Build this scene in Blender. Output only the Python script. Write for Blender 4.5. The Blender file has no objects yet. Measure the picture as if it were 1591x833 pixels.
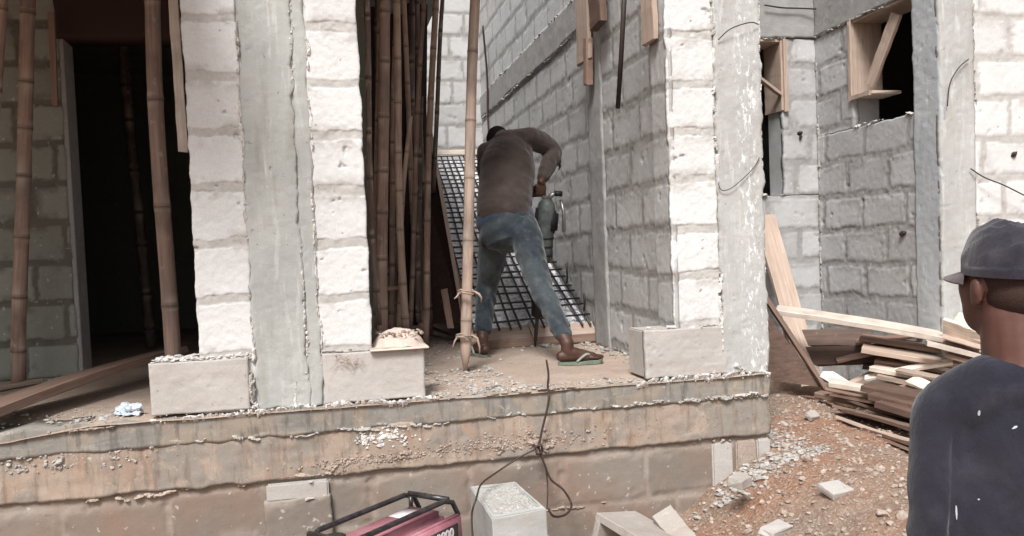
import bpy, bmesh, math, random
import numpy as np
from mathutils import Vector, Matrix
random.seed(7); RNG = np.random.default_rng(7)
scene = bpy.context.scene
COL = scene.collection

# ------------------------------------------------------------------ camera
YAW, PITCH, ROLL, FPX = math.radians(12.5), math.radians(2.4), math.radians(2.3), 1300.0
W0, H0, CXP, CYP = 1591.0, 833.0, 795.5, 446.5
F0 = Vector((math.sin(YAW), math.cos(YAW), 0))
Fw = F0*math.cos(PITCH) - Vector((0, 0, math.sin(PITCH)))
Rt = Vector((math.cos(YAW), -math.sin(YAW), 0)); Up = Rt.cross(Fw)
R2 = Rt*math.cos(ROLL) - Up*math.sin(ROLL); U2 = Up*math.cos(ROLL) + Rt*math.sin(ROLL)
CAM = Vector((0, 0, .68))
cd = bpy.data.cameras.new('camera'); cam = bpy.data.objects.new('camera', cd); COL.objects.link(cam)
cd.sensor_width = 36; cd.lens = 36*FPX/W0; cd.clip_end = 2000; cd.clip_start = .05
cd.shift_y = (CYP-H0/2)/W0
M = Matrix((R2, U2, -Fw)).transposed().to_4x4(); M.translation = CAM; cam.matrix_world = M
scene.camera = cam

# ------------------------------------------------------------------ light
SUN_EL, SUN_AZ = math.radians(50), math.radians(204)     # direction the light comes FROM (compass from +Y, clockwise)
w = bpy.data.worlds.new('World'); scene.world = w; w.use_nodes = True
wn = w.node_tree; bg = wn.nodes['Background']
sky = wn.nodes.new('ShaderNodeTexSky'); sky.sky_type = 'NISHITA'; sky.sun_disc = False
sky.sun_elevation = SUN_EL; sky.sun_rotation = SUN_AZ; sky.air_density = 1.0; sky.dust_density = 4.0; sky.ozone_density = 1.0
hs = wn.nodes.new('ShaderNodeHueSaturation'); hs.inputs['Saturation'].default_value = .42
wn.links.new(sky.outputs[0], hs.inputs['Color']); wn.links.new(hs.outputs[0], bg.inputs[0])
bg.inputs[1].default_value = .10
sl = bpy.data.lights.new('sun', 'SUN'); sl.energy = 2.75; sl.angle = math.radians(18); sl.color = (1, .99, .985)
sun = bpy.data.objects.new('sun', sl); COL.objects.link(sun)
sd = Vector((math.sin(SUN_AZ)*math.cos(SUN_EL), math.cos(SUN_AZ)*math.cos(SUN_EL), math.sin(SUN_EL)))
sun.rotation_euler = sd.to_track_quat('Z', 'Y').to_euler(); sun.location = sd*20
vs = scene.view_settings; vs.view_transform = 'Standard'; vs.look = 'None'; vs.exposure = 0.56; vs.gamma = 1; vs.use_curve_mapping = False

# ------------------------------------------------------------------ helpers
def P(x, y, X=None, Y=None, Z=None, D=None):
    d = Fw + R2*((x-CXP)/FPX) - U2*((y-CYP)/FPX)
    if X is not None: t = (X-CAM.x)/d.x
    elif Y is not None: t = (Y-CAM.y)/d.y
    elif Z is not None: t = (Z-CAM.z)/d.z
    else: t = D
    return CAM + d*t
ORG = {}
def org(o): return ORG.get(o.name, Vector((0, 0, 0))) if o else Vector((0, 0, 0))
def props(o, label=None, cat=None, group=None, kind=None):
    if label: o['label'] = label
    if cat: o['category'] = cat
    if group: o['group'] = group
    if kind: o['kind'] = kind
    return o
def thing(name, loc, label, cat, group=None):
    o = bpy.data.objects.new(name, None); COL.objects.link(o); o.location = loc; o.empty_display_size = .1
    ORG[o.name] = Vector(loc); return props(o, label, cat, group)
def mesh(name, V, Fc, mat, parent=None, smooth=False, data=None, gc=None, label=None, cat=None, group=None, kind=None):
    V = np.asarray([tuple(v) for v in V] if not isinstance(V, np.ndarray) else V, dtype=float)
    if parent is not None: o0 = np.array(org(parent))
    elif kind: o0 = np.zeros(3)
    else: o0 = np.array([(V[:, 0].min()+V[:, 0].max())/2, (V[:, 1].min()+V[:, 1].max())/2, V[:, 2].min()])
    me = bpy.data.meshes.new(name)
    me.from_pydata((V-o0).tolist(), [], [tuple(map(int, f)) for f in Fc] if not isinstance(Fc, np.ndarray) else Fc.tolist())
    me.materials.append(mat)
    if smooth: me.polygons.foreach_set('use_smooth', [True]*len(me.polygons))
    if data is not None:
        a = me.attributes.new('data', 'FLOAT_COLOR', 'POINT'); a.data.foreach_set('color', np.asarray(data, dtype=np.float32).ravel())
    if gc is not None:
        a = me.attributes.new('gc', 'FLOAT_VECTOR', 'POINT'); a.data.foreach_set('vector', np.asarray(gc, dtype=np.float32).ravel())
    me.update()
    o = bpy.data.objects.new(name, me); COL.objects.link(o)
    if parent is not None: o.parent = parent; ORG[o.name] = Vector(o0)
    else: o.location = o0; ORG[o.name] = Vector(o0)
    return props(o, label, cat, group, kind)
class MB:
    def __init__(s): s.v = []; s.f = []; s.g = []
    def add(s, V, Fc, g=None):
        n = len(s.v); s.v += [tuple(v) for v in V]; s.f += [tuple(i+n for i in f) for f in Fc]
        s.g += [tuple(q) for q in (g if g is not None else V)]; return s
    def obj(s, name, mat, parent=None, smooth=False, **k): return mesh(name, s.v, s.f, mat, parent, smooth, gc=s.g, **k)
    def box(s, a, b, bev=0):
        x0, y0, z0 = a; x1, y1, z1 = b
        bm = bmesh.new(); bmesh.ops.create_cube(bm, size=1)
        for v in bm.verts: v.co = Vector(((x0+x1)/2+v.co.x*(x1-x0), (y0+y1)/2+v.co.y*(y1-y0), (z0+z1)/2+v.co.z*(z1-z0)))
        if bev: bmesh.ops.bevel(bm, geom=bm.edges[:], offset=bev, segments=2, affect='EDGES')
        return s.bm(bm)
    def bm(s, bm, T=None):
        bm.verts.index_update()
        s.add([(T @ v.co if T else v.co) for v in bm.verts], [[v.index for v in f.verts] for f in bm.faces]); bm.free(); return s
    def tube(s, pts, rad, n=8, cap=True, sx=1.0):
        pts = [Vector(p) for p in pts]; rad = rad if isinstance(rad, (list, tuple)) else [rad]*len(pts)
        V = []; Fc = []; g = []; ref = None; L = 0
        for i, p in enumerate(pts):
            t = (pts[min(i+1, len(pts)-1)]-pts[max(i-1, 0)]).normalized()
            if i: L += (p-pts[i-1]).length
            if ref is None: ref = Vector((0, 0, 1)) if abs(t.z) < .9 else Vector((1, 0, 0))
            a = (ref - t*ref.dot(t)).normalized(); b = t.cross(a); ref = a
            for k in range(n):
                th = 2*math.pi*k/n; V.append(p+a*math.cos(th)*rad[i]*sx+b*math.sin(th)*rad[i]); g.append((L, math.cos(th)*rad[i], math.sin(th)*rad[i]))
        for i in range(len(pts)-1):
            for k in range(n): Fc.append((i*n+k, i*n+(k+1) % n, (i+1)*n+(k+1) % n, (i+1)*n+k))
        if cap: Fc.append(tuple(range(n-1, -1, -1))); Fc.append(tuple((len(pts)-1)*n+k for k in range(n)))
        return s.add(V, Fc, g)
    def ell(s, c, r, rot=None, seg=16):
        bm = bmesh.new(); bmesh.ops.create_uvsphere(bm, u_segments=seg, v_segments=max(6, seg//2+2), radius=1)
        T = Matrix.Translation(Vector(c)) @ ((rot.to_4x4() if rot else Matrix())) @ Matrix.Diagonal((*r, 1))
        return s.bm(bm, T)

def vnoise(x, y, seed=0):
    xi = np.floor(x).astype(np.int64); yi = np.floor(y).astype(np.int64); fx = x-xi; fy = y-yi
    fx = fx*fx*(3-2*fx); fy = fy*fy*(3-2*fy)
    def h(a, b):
        n = (a*374761393 + b*668265263 + seed*1442695) & 0xffffffff
        n = ((n ^ (n >> 13))*1274126177) & 0xffffffff
        return ((n ^ (n >> 16)) & 0xffff)/65535.0
    return (h(xi, yi)*(1-fx)+h(xi+1, yi)*fx)*(1-fy)+(h(xi, yi+1)*(1-fx)+h(xi+1, yi+1)*fx)*fy
def fbm(x, y, sc, seed=0, oc=4):
    r = 0; a = .5; t = 0
    for i in range(oc): r = r+a*vnoise(x*sc, y*sc, seed+i*17); t += a; a *= .55; sc *= 2.03
    return r/t*2-1
def sstep(a, b, x): t = np.clip((x-a)/(b-a), 0, 1); return t*t*(3-2*t)

# ------------------------------------------------------------------ materials
class NT:
    def __init__(s, name):
        s.m = bpy.data.materials.new(name); s.m.use_nodes = True; s.t = s.m.node_tree
        s.b = s.t.nodes['Principled BSDF']; s.b.inputs['Specular IOR Level'].default_value = .25
    def n(s, ty, **k):
        q = s.t.nodes.new(ty)
        for a, v in k.items():
            if a.startswith('i_'):
                s.set(q.inputs[a[2:].replace('_', ' ')], v)
            else: setattr(q, a, v)
        return q
    def set(s, sock, v):
        if hasattr(v, 'is_output'): s.t.links.new(v, sock)
        elif isinstance(v, tuple) and len(v) == 3 and sock.type == 'RGBA': sock.default_value = (*v, 1)
        else: sock.default_value = v
    def mix(s, f, a, b, bt='MIX'):
        q = s.n('ShaderNodeMix', data_type='RGBA', blend_type=bt)
        s.set(q.inputs[0], f); s.set(q.inputs[6], a); s.set(q.inputs[7], b); return q.outputs[2]
    def math(s, op, a, b=0.0, c=0.0, clamp=False):
        q = s.n('ShaderNodeMath', operation=op, use_clamp=clamp); s.set(q.inputs[0], a); s.set(q.inputs[1], b)
        if op in ('MULTIPLY_ADD',): s.set(q.inputs[2], c)
        return q.outputs[0]
    def rng(s, v, a, b, c=0.0, d=1.0):
        q = s.n('ShaderNodeMapRange'); s.set(q.inputs[0], v)
        for i, x in enumerate((a, b, c, d)): q.inputs[i+1].default_value = x
        return q.outputs[0]
    def pos(s, scale=(1, 1, 1), src='pos'):
        if src == 'pos': c = s.n('ShaderNodeNewGeometry').outputs['Position']
        elif src == 'gc': c = s.n('ShaderNodeAttribute', attribute_name='gc').outputs['Vector']
        else: c = s.n('ShaderNodeTexCoord').outputs['Object']
        mp = s.n('ShaderNodeMapping'); s.t.links.new(c, mp.inputs[0]); mp.inputs['Scale'].default_value = scale; return mp.outputs[0]
    def noise(s, vec, sc, det=5, rough=.6, dist=0):
        q = s.n('ShaderNodeTexNoise'); s.t.links.new(vec, q.inputs['Vector']); q.inputs['Scale'].default_value = sc
        q.inputs['Detail'].default_value = det; q.inputs['Roughness'].default_value = rough; q.inputs['Distortion'].default_value = dist
        return q.outputs['Fac']
    def data(s):
        a = s.n('ShaderNodeAttribute', attribute_name='data'); q = s.n('ShaderNodeSeparateColor'); s.t.links.new(a.outputs['Color'], q.inputs[0]); return q.outputs
    def bump(s, h, st=.3, d=.01):
        q = s.n('ShaderNodeBump'); s.set(q.inputs['Height'], h); q.inputs['Strength'].default_value = st; q.inputs['Distance'].default_value = d
        s.t.links.new(q.outputs[0], s.b.inputs['Normal'])
    def out(s, c, rough=.9, spec=None, metal=0):
        s.set(s.b.inputs['Base Color'], c); s.set(s.b.inputs['Roughness'], rough)
        if spec is not None: s.b.inputs['Specular IOR Level'].default_value = spec
        s.b.inputs['Metallic'].default_value = metal; return s.m

def block_mat(name, b0, b1, mortar, dirt=(.25, .21, .17), dirtamt=.35):
    s = NT(name); p = s.pos(); d = s.data()
    big = s.noise(p, 2.2, 4); mid = s.noise(p, 14, 5, .7); fine = s.noise(p, 170, 3, .7)
    blk = s.mix(d[1], b0, b1)
    blk = s.mix(s.rng(mid, .35, .75, 0, .35), blk, tuple(min(1, c*1.12) for c in b1))
    m = s.mix(s.rng(mid, .4, .7), mortar, tuple(c*1.25 for c in mortar))
    c = s.mix(d[0], blk, m)
    c = s.mix(s.math('MULTIPLY', s.rng(big, .45, .7), dirtamt), c, dirt)
    c = s.mix(s.math('MULTIPLY', d[2], .42), c, (.12, .11, .10))  # cracks and chips darkened in the colour: grime plus painted groove shade
    c = s.mix(s.rng(fine, .3, .75, .30, 0), c, tuple(q*.55 for q in mortar))
    pit = s.noise(p, 42, 2, .5); c = s.mix(s.rng(pit, .72, .76, 0, .6), c, (.13, .12, .10))
    c = s.mix(s.rng(s.noise(p, 30, 2, .5), .66, .72, 0, .35), c, (.75, .73, .69))
    s.bump(s.math('ADD', s.math('MULTIPLY', fine, .35), mid), .55, .006)
    return s.out(c, .93)
def concrete_mat(name, a, b, streak=(.62, .62, .58), stain=(.28, .25, .2), st=.3, vert=True, fleck=None, patch=None):
    s = NT(name); p = s.pos(); ps = s.pos((9, 9, 1.2)) if vert else s.pos((1.2, 9, 9))
    n1 = s.noise(p, 3, 5); n2 = s.noise(ps, 3, 5, .65); n3 = s.noise(p, 25, 5, .7); fine = s.noise(p, 160, 3, .7)
    c = s.mix(s.rng(n1, .35, .65), a, b); c = s.mix(s.rng(n2, .56, .72, 0, .7), c, streak)
    c = s.mix(s.math('MULTIPLY', s.rng(s.noise(ps, 1.7, 4), .52, .75), st*1.6), c, stain)
    c = s.mix(s.rng(n3, .62, .72, 0, .5), c, streak)
    if patch:
        c = s.mix(s.rng(s.noise(p, 3.2, 6, .75, .8), .46, .56, 0, .85), c, patch)
        c = s.mix(s.rng(s.noise(s.pos((14, 14, 2.2)), 1.6, 5, .7), .52, .64, 0, .7), c, tuple(q*.62 for q in a))
        c = s.mix(s.rng(s.noise(p, 17, 5, .75, .5), .60, .66, 0, .7), c, streak)
    if fleck:
        sx = s.n('ShaderNodeSeparateXYZ'); s.t.links.new(s.n('ShaderNodeNewGeometry').outputs['Position'], sx.inputs[0])
        dx = s.math('ABSOLUTE', s.math('SUBTRACT', sx.outputs[0], fleck)); fl = s.noise(s.pos((48, 48, 15)), 1.0, 5, .75, .5)
        c = s.mix(s.math('MULTIPLY', s.rng(fl, .54, .60, 0, .85), s.rng(dx, .03, .075, 1, .0)), c, (.86, .87, .86))
    c = s.mix(s.rng(fine, .3, .7, .25, 0), c, tuple(q*.5 for q in a))
    c = s.mix(s.rng(s.noise(p, 38, 2), .71, .76, 0, .6), c, (.12, .11, .1))
    s.bump(s.math('ADD', s.math('MULTIPLY', fine, .3), n3), .5, .006)
    return s.out(c, .9)
def lump_mat(name, a, b):
    s = NT(name); p = s.pos(); r = s.n('ShaderNodeNewGeometry').outputs['Random Per Island']
    c = s.mix(s.rng(s.math('ADD', s.math('MULTIPLY', r, .5), s.math('MULTIPLY', s.noise(p, 45, 4, .7), .9)), .3, .95), a, b); c = s.mix(s.rng(s.noise(p, 120, 3), .5, .7, 0, .55), c, tuple(q*.5 for q in a)); s.bump(s.noise(p, 120, 3), .4, .004)
    return s.out(c, .95)
def wood_mat(name, a, b, rough=.75, dirt=(.3, .24, .19), da=.3, spec=.25):
    s = NT(name); g = s.pos((1.5, 28, 28), 'gc'); p = s.pos((1, 1, 1), 'gc'); oi = s.n('ShaderNodeObjectInfo').outputs['Random']
    q = s.n('ShaderNodeVectorMath', operation='ADD'); s.t.links.new(g, q.inputs[0]); s.t.links.new(oi, q.inputs[1])
    n = s.noise(q.outputs[0], 2.2, 6, .65, .4); n2 = s.noise(p, 6, 4)
    c = s.mix(s.rng(n, .32, .68), a, b); c = s.mix(s.rng(n2, .45, .75, 0, da), c, dirt)
    c = s.mix(s.rng(s.noise(p, 24, 3), .66, .74, 0, .5), c, (.58, .55, .5) if a[0] > .2 else (.22, .19, .16))
    hv = s.n('ShaderNodeHueSaturation'); s.set(hv.inputs['Color'], c); s.set(hv.inputs['Value'], s.rng(oi, 0, 1, .75, 1.2)); 
    s.bump(n, .4, .003); return s.out(hv.outputs[0], rough, spec)
def bamboo_mat(name, a, b):
    s = NT(name); g = s.pos((1.2, 22, 22), 'gc'); d = s.data(); oi = s.n('ShaderNodeObjectInfo').outputs['Random']
    n = s.noise(g, 2.4, 5, .6); n2 = s.noise(s.pos((1, 1, 1), 'gc'), 5, 4)
    c = s.mix(s.rng(n, .35, .7), a, b); c = s.mix(s.rng(n2, .5, .72, 0, .6), c, tuple(q*.45 for q in a))
    c = s.mix(s.rng(s.noise(s.pos((1, 1, 1), 'gc'), 11, 3), .64, .74, 0, .6), c, (.48, .42, .36))
    c = s.mix(s.rng(s.noise(s.pos((2, 9, 9), 'gc'), 1.6, 4, .7), .48, .62, 0, .6), c, (.20, .17, .15))
    c = s.mix(d[0], c, tuple(q*.3 for q in a)); c = s.mix(s.math('MULTIPLY', d[1], .8), c, (.5, .42, .33))
    hv = s.n('ShaderNodeHueSaturation'); s.set(hv.inputs['Color'], c); s.set(hv.inputs['Value'], s.rng(oi, 0, 1, .75, 1.15))
    s.bump(n, .35, .003); return s.out(hv.outputs[0], .6, .35)
def plain_mat(name, c, rough=.6, spec=.3, metal=0, var=.25, sc=20, bump=.15, c2=None, src='obj', bd=.003):
    s = NT(name); p = s.pos((1, 1, 1), src); n = s.noise(p, sc, 5, .65)
    col = s.mix(s.rng(n, .35, .7), c, c2 if c2 else tuple(q*(1-var) for q in c))
    if bump: s.bump(n, bump, bd)
    return s.out(col, rough, spec, metal)

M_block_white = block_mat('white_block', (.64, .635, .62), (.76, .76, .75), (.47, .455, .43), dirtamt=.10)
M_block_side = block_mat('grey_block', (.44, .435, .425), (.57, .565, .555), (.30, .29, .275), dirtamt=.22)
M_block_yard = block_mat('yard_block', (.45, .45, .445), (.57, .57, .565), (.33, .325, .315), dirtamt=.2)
M_block_dim = block_mat('dim_block', (.24, .25, .215), (.33, .34, .30), (.13, .125, .105), dirtamt=.3)  # albedo lowered so the block colour itself carries the recess shade
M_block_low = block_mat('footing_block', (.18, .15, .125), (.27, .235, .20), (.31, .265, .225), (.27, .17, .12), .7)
M_col = concrete_mat('column_concrete', (.38, .39, .37), (.48, .485, .455), (.66, .66, .63))
M_colwhite = concrete_mat('streaked_concrete', (.40, .40, .38), (.50, .50, .48), (.72, .73, .71), st=.2, fleck=2.165)
M_base = concrete_mat('base_block_concrete', (.44, .41, .38), (.51, .48, .445), (.56, .53, .5), (.34, .27, .22), .3, False)
M_slab = concrete_mat('slab_edge_concrete', (.21, .20, .18), (.30, .28, .25), (.43, .40, .35), (.33, .24, .18), .5, False, patch=(.33, .27, .21))
M_beam = concrete_mat('beam_concrete', (.33, .255, .20), (.42, .335, .27), (.46, .39, .32), (.35, .20, .12), .5, True, patch=(.27, .25, .22))
M_lintel = concrete_mat('lintel_concrete', (.30, .295, .285), (.39, .385, .375), (.55, .53, .50), st=.25, vert=False)
M_lump = lump_mat('mortar_crumb', (.27, .25, .225), (.50, .475, .44))
M_lumpw = lump_mat('pale_mortar_crumb', (.48, .46, .43), (.74, .715, .68))
M_lumpred = lump_mat('earthy_crumb', (.26, .20, .16), (.45, .37, .31))
M_bamboo = bamboo_mat('bamboo_skin', (.22, .145, .112), (.36, .255, .205))
M_bamboo2 = bamboo_mat('dry_bamboo_skin', (.40, .285, .22), (.52, .395, .32))
M_bamboo_dk = bamboo_mat('dark_bamboo_skin', (.09, .062, .052), (.18, .125, .105))  # darker bamboo; for the indoor prop its dimness is painted into this colour
M_wood = wood_mat('raw_timber', (.36, .27, .215), (.52, .41, .335))
M_woodpale = wood_mat('pale_timber', (.56, .475, .40), (.76, .67, .58), da=.6)
M_wooddk = wood_mat('dark_timber', (.085, .052, .040), (.15, .095, .072), .6, (.22, .14, .10), .4)
M_woodbr = wood_mat('brown_timber', (.19, .12, .09), (.31, .21, .165), .75)
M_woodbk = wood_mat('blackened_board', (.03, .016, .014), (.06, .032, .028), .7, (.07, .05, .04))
M_steel = plain_mat('rebar_steel', (.045, .05, .062), .5, .5, .6, c2=(.12, .085, .065))
M_iron = plain_mat('rusty_iron', (.06, .045, .04), .6, .4, .4)

# ------------------------------------------------------------------ panels (height-field faces with real relief)
def blockf(course=.25, L=.46, seed=1, z0=0.0, jt=.03, depth=.009, rag=.011, crack=.6, half=.5, cw=.0045):
    def f(u, z):
        uu = u+fbm(u, z, 9, seed, 4)*rag*1.3+fbm(u, z, 1.5, seed+9, 2)*.02
        zz = z-z0+fbm(u, z, 8, seed+3, 4)*rag+fbm(u, z, 1.3, seed+5, 2)*.022
        zz = zz+fbm(u, z, 45, seed+4, 2)*.004; uu = uu+fbm(u, z, 45, seed+6, 2)*.004
        r = np.floor(zz/course); fz = zz-r*course
        jr = jt*(.7+.7*vnoise(r*3.7+.5, uu*3, seed+40))
        dz = np.minimum(fz, course-fz)-jr/2
        if L:
            off = (r % 2)*half*L+vnoise(r*7.3, r*0, seed+50)*.12
            c = np.floor((uu+off)/L); fu = uu+off-c*L
            du = np.minimum(fu, L-fu)-jt*(.5+.6*vnoise(c*5.1, r*3.3, seed+60))/2
        else: c = r*0; du = r*0+1
        d = np.minimum(dz, du); d = np.where((dz < .014) & (du < .014) & (dz > 0) & (du > 0), .014-np.sqrt((.014-dz)**2+(.014-du)**2), d)
        tone = vnoise(r*13.7+.3, c*9.1+.7, seed+77)
        m = 1-sstep(-.002, .005, d)
        smear = sstep(.0, .30, fbm(u, z, 6, seed+21, 4)+.25*fbm(u, z, 40, seed+22, 2))*sstep(.06, .006, d)
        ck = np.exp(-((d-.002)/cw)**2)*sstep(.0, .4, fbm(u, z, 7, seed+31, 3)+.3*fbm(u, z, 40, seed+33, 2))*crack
        h = -m*depth*(.4+.8*vnoise(u*30, z*30, seed+80))-ck*.006+smear*.003*vnoise(u*70, z*70, seed+3)
        h = h+(1-m)*(tone-.5)*.004+fbm(u, z, 40, seed+8, 3)*.0022+fbm(u, z, 3, seed+12, 2)*.003
        chip = sstep(.55, .7, fbm(u, z, 16, seed+15, 3)); h = h-chip*.01
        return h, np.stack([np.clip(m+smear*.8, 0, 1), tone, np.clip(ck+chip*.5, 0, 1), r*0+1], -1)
    return f
def concf(seed=1, amp=.004):
    def f(u, z):
        h = fbm(u, z, 4, seed, 3)*amp+fbm(u, z, 30, seed+5, 3)*.0025
        pit = sstep(.62, .7, fbm(u, z, 34, seed+9, 2)); h = h-pit*.004
        return h, np.stack([h*0, h*0+.5, pit, h*0+1], -1)
    return f
def panel(name, O, U, Wd, H, f, mat, parent=None, res=.012, edge=.004, skirt=.05, N=None, ez=None, V=(0, 0, 1), seed=0, **k):
    """face starting at O, running Wd along U and H along V; relief along N (default U x V)"""
    O = np.array(O, float); U = np.array(U, float); V = np.array(V, float); N = np.cross(U, V) if N is None else np.array(N, float)
    nu = max(2, int(Wd/res)+1); nz = max(2, int(H/res)+1)
    u = np.linspace(0, Wd, nu); z = np.linspace(0, H, nz); uu, zz = np.meshgrid(u, z, indexing='ij')
    h, dat = f(uu+O[0]*.7+O[1]*1.3, zz+O[2])
    e = np.minimum(np.minimum(uu, Wd-uu), 1); 
    eu = fbm(uu*0+O[0]*5, zz, 12, seed+11, 4)*edge; wu = (uu/Wd)
    pu = uu+eu*(1-wu)*3*(wu < .34)*(1-wu/.34)+fbm(uu*0+O[0]*5+9, zz, 12, seed+13, 4)*edge*3*(wu > .66)*((wu-.66)/.34)
    ee = edge if ez is None else ez; wz = zz/H
    pz = zz+fbm(uu, zz*0+O[2]*5, 10, seed+15, 4)*ee*3*(1-wz)**4+fbm(uu, zz*0+O[2]*5+7, 10, seed+19, 4)*ee*3*wz**4
    rnd = sstep(.008, 0, e)*.004; h = h-rnd
    G = O+pu[..., None]*U+pz[..., None]*V+h[..., None]*N
    Vs = G.reshape(-1, 3); D = dat.reshape(-1, 4)
    idx = np.arange(nu*nz).reshape(nu, nz)
    Fq = np.stack([idx[:-1, :-1], idx[1:, :-1], idx[1:, 1:], idx[:-1, 1:]], -1).reshape(-1, 4)
    ring = np.concatenate([idx[:, 0], idx[-1, 1:], idx[::-1, -1][1:], idx[0, ::-1][1:-1]])
    bk = Vs[ring]-N*skirt; n0 = len(Vs); Vs = np.vstack([Vs, bk]); Db = D[ring].copy(); D = np.vstack([D, Db]); m = len(ring)
    j = np.arange(m); Fs = np.stack([ring, n0+j, n0+(j+1) % m, ring[(j+1) % m]], -1)
    Fa = Fq.tolist()+Fs.tolist()
    Fa.append(list(range(n0+m-1, n0-1, -1)))
    if np.dot(np.cross(U, V), N) < 0: Fa = [q[::-1] for q in Fa]
    return mesh(name, Vs, Fa, mat, parent, True, data=D, **k)
ICO = None
def ico():
    global ICO
    if ICO is None:
        bm = bmesh.new(); bmesh.ops.create_icosphere(bm, subdivisions=1, radius=1); bm.verts.index_update()
        ICO = (np.array([v.co[:] for v in bm.verts]), np.array([[v.index for v in f.verts] for f in bm.faces])); bm.free()
    return ICO
def lumps(name, pts, sizes, mat, parent=None, flat=1.0, seed=1, jag=.35, flaty=1.0, **k):
    rg = np.random.default_rng(seed); V0, F_ = ico(); Vs = []; Fs = []; n = 0
    for p, s in zip(pts, sizes):
        v = V0*(1+rg.uniform(-jag, jag, (len(V0), 1)))*rg.uniform(.6, 1.25, 3)*s
        q = rg.normal(size=(3, 3)); q, _ = np.linalg.qr(q); v = v @ q.T; v[:, 2] *= flat; v[:, 1] *= flaty
        Vs.append(v+np.array(p)); Fs.append(F_+n); n += len(V0)
    return mesh(name, np.vstack(Vs), np.vstack(Fs), mat, parent, False, **k)
def ridge(name, a, b, n, size, mat, parent, spread=.01, seed=1, wob=.012, out=(0, -.004, 0), nrm=(0, -1, 0), gap=.44, **k):
    """crumbly mortar squeezed out along a joint from a to b: a ragged crust plus loose crumbs"""
    rg = np.random.default_rng(seed); a = np.array(a, float); b = np.array(b, float); d = b-a; L = np.linalg.norm(d); t_ = d/L
    N = np.array(nrm, float); N /= np.linalg.norm(N); side = np.cross(t_, N)
    w = size*.75+spread*.8; st = .0036; size = size*.5; ns = max(8, int(L/st)); nc = max(6, int(2*w/st))
    S, C = np.meshgrid(np.linspace(0, L, ns), np.linspace(-1.5, 1.5, nc), indexing='ij')
    wander = fbm(S, S*0, 6, seed, 4)*wob*1.3
    pres = sstep(gap-.16, gap+.16, vnoise(S*6, S*0, seed+2)*.6+vnoise(S*19, S*0, seed+6)*.4)
    rough = np.abs(fbm(S*.55, C*w, 42, seed+3, 3)); r2 = fbm(S*.8, C*w, 110, seed+4, 2); lat = fbm(S, C*w, 20, seed+8, 4)*1.2
    prof = np.exp(-(C+lat*.9)**2*(1.2+5*vnoise(S*11, S*0, seed+90)))
    h = size*(prof*pres*(.30+2.6*rough+.6*r2)*1.25-.62)
    h = np.where(h < 0, h*9, h*1.5)
    h = np.where((np.abs(C) > 1.4) | (S < st) | (S > L-st), -.02, np.maximum(h, -.02))
    G = a+S[..., None]*t_+(C*w+wander)[..., None]*side+h[..., None]*N
    G = G.reshape(-1, 3)+rg.normal(size=(ns*nc, 3))*.0004
    ix = np.arange(ns*nc).reshape(ns, nc); Fq = np.stack([ix[:-1, :-1], ix[1:, :-1], ix[1:, 1:], ix[:-1, 1:]], -1).reshape(-1, 4)
    keep = (h.reshape(-1)[Fq] > -.004).any(1); Fq = Fq[keep]
    nl = max(4, int(n*.16)); t = rg.random(nl); pr_ = sstep(gap-.16, gap+.16, vnoise(t*L*6, t*0, seed+2)*.6+vnoise(t*L*19, t*0, seed+6)*.4); t = t[pr_ > .3]
    V0, F_ = ico(); Vs = [G]; Fs = [Fq.tolist()]; m = len(G); wd_ = fbm(t*L, t*0, 6, seed, 4)*wob*1.3
    tri = []
    for q, u in enumerate(t):
        s_ = size*.6*rg.uniform(.3, 1.1)**1.3; v = V0*(1+rg.uniform(-.35, .35, (len(V0), 1)))*rg.uniform(.6, 1.3, 3)*s_
        Vs.append(v+a+u*d+side*(wd_[q]+rg.normal()*spread)+N*size*.25*rg.random()); tri.append(F_+m); m += len(V0)
    Fall = Fs[0]+(np.vstack(tri).tolist() if tri else [])
    Vall = np.vstack(Vs); used = np.unique(np.concatenate([np.array(f) for f in (Fq.ravel(), *[x.ravel() for x in tri])])) if len(Fq) else np.arange(len(Vall))
    mp = -np.ones(len(Vall), int); mp[used] = np.arange(len(used)); Fall = [[int(mp[i]) for i in f] for f in Fall]
    return mesh(name, Vall[used], Fall, mat, parent, False, **k)
def smooth(pts, n=6):
    pts = [Vector(p) for p in pts]; o = []
    for i in range(len(pts)-1):
        p0 = pts[max(i-1, 0)]; p1 = pts[i]; p2 = pts[i+1]; p3 = pts[min(i+2, len(pts)-1)]
        for k in range(n):
            t = k/n; o.append(.5*((2*p1)+(p2-p0)*t+(2*p0-5*p1+4*p2-p3)*t*t+(3*p1-p0-3*p2+p3)*t**3))
    return o+[pts[-1]]
# ------------------------------------------------------------------ ground
def gz(x, y):
    x = np.asarray(x, float); y = np.asarray(y, float)
    h = -.88+.48*sstep(1.25, 2.35, x+.10*fbm(x, y, 1.5, 3, 3))*sstep(1.3, 3.1, y+.0*x)
    h = h+.10*np.exp(-((x-2.75)**2/.12+(y-4.7)**2/.25))+.04*fbm(x, y, 1.6, 5, 4)*sstep(.8, 2.2, x)
    h = h+.10*np.exp(-((x-.95)**2/.05+(y-3.55)**2/.05))
    return h+.018*fbm(x, y, 7, 8, 4)+.012*np.abs(fbm(x, y, 19, 12, 3))*sstep(.6, 1.6, x)
def gzf(x, y): return float(gz(x, y))
def axis(lo, hi, st):
    a = list(np.arange(lo, hi+1e-6, st)); l = lo; s = st
    while l > -400: s *= 1.5; l -= s; a.insert(0, l)
    l = hi; s = st
    while l < 400: s *= 1.5; l += s; a.append(l)
    return np.array(a)
gx = axis(.4, 4.3, .022); gy = axis(1.8, 6.2, .022)
XX, YY = np.meshgrid(gx, gy, indexing='ij'); ZZ = gz(XX, YY)
far = (np.abs(XX) > 12) | (np.abs(YY) > 14); ZZ = np.where(far, -.9, ZZ)
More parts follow.
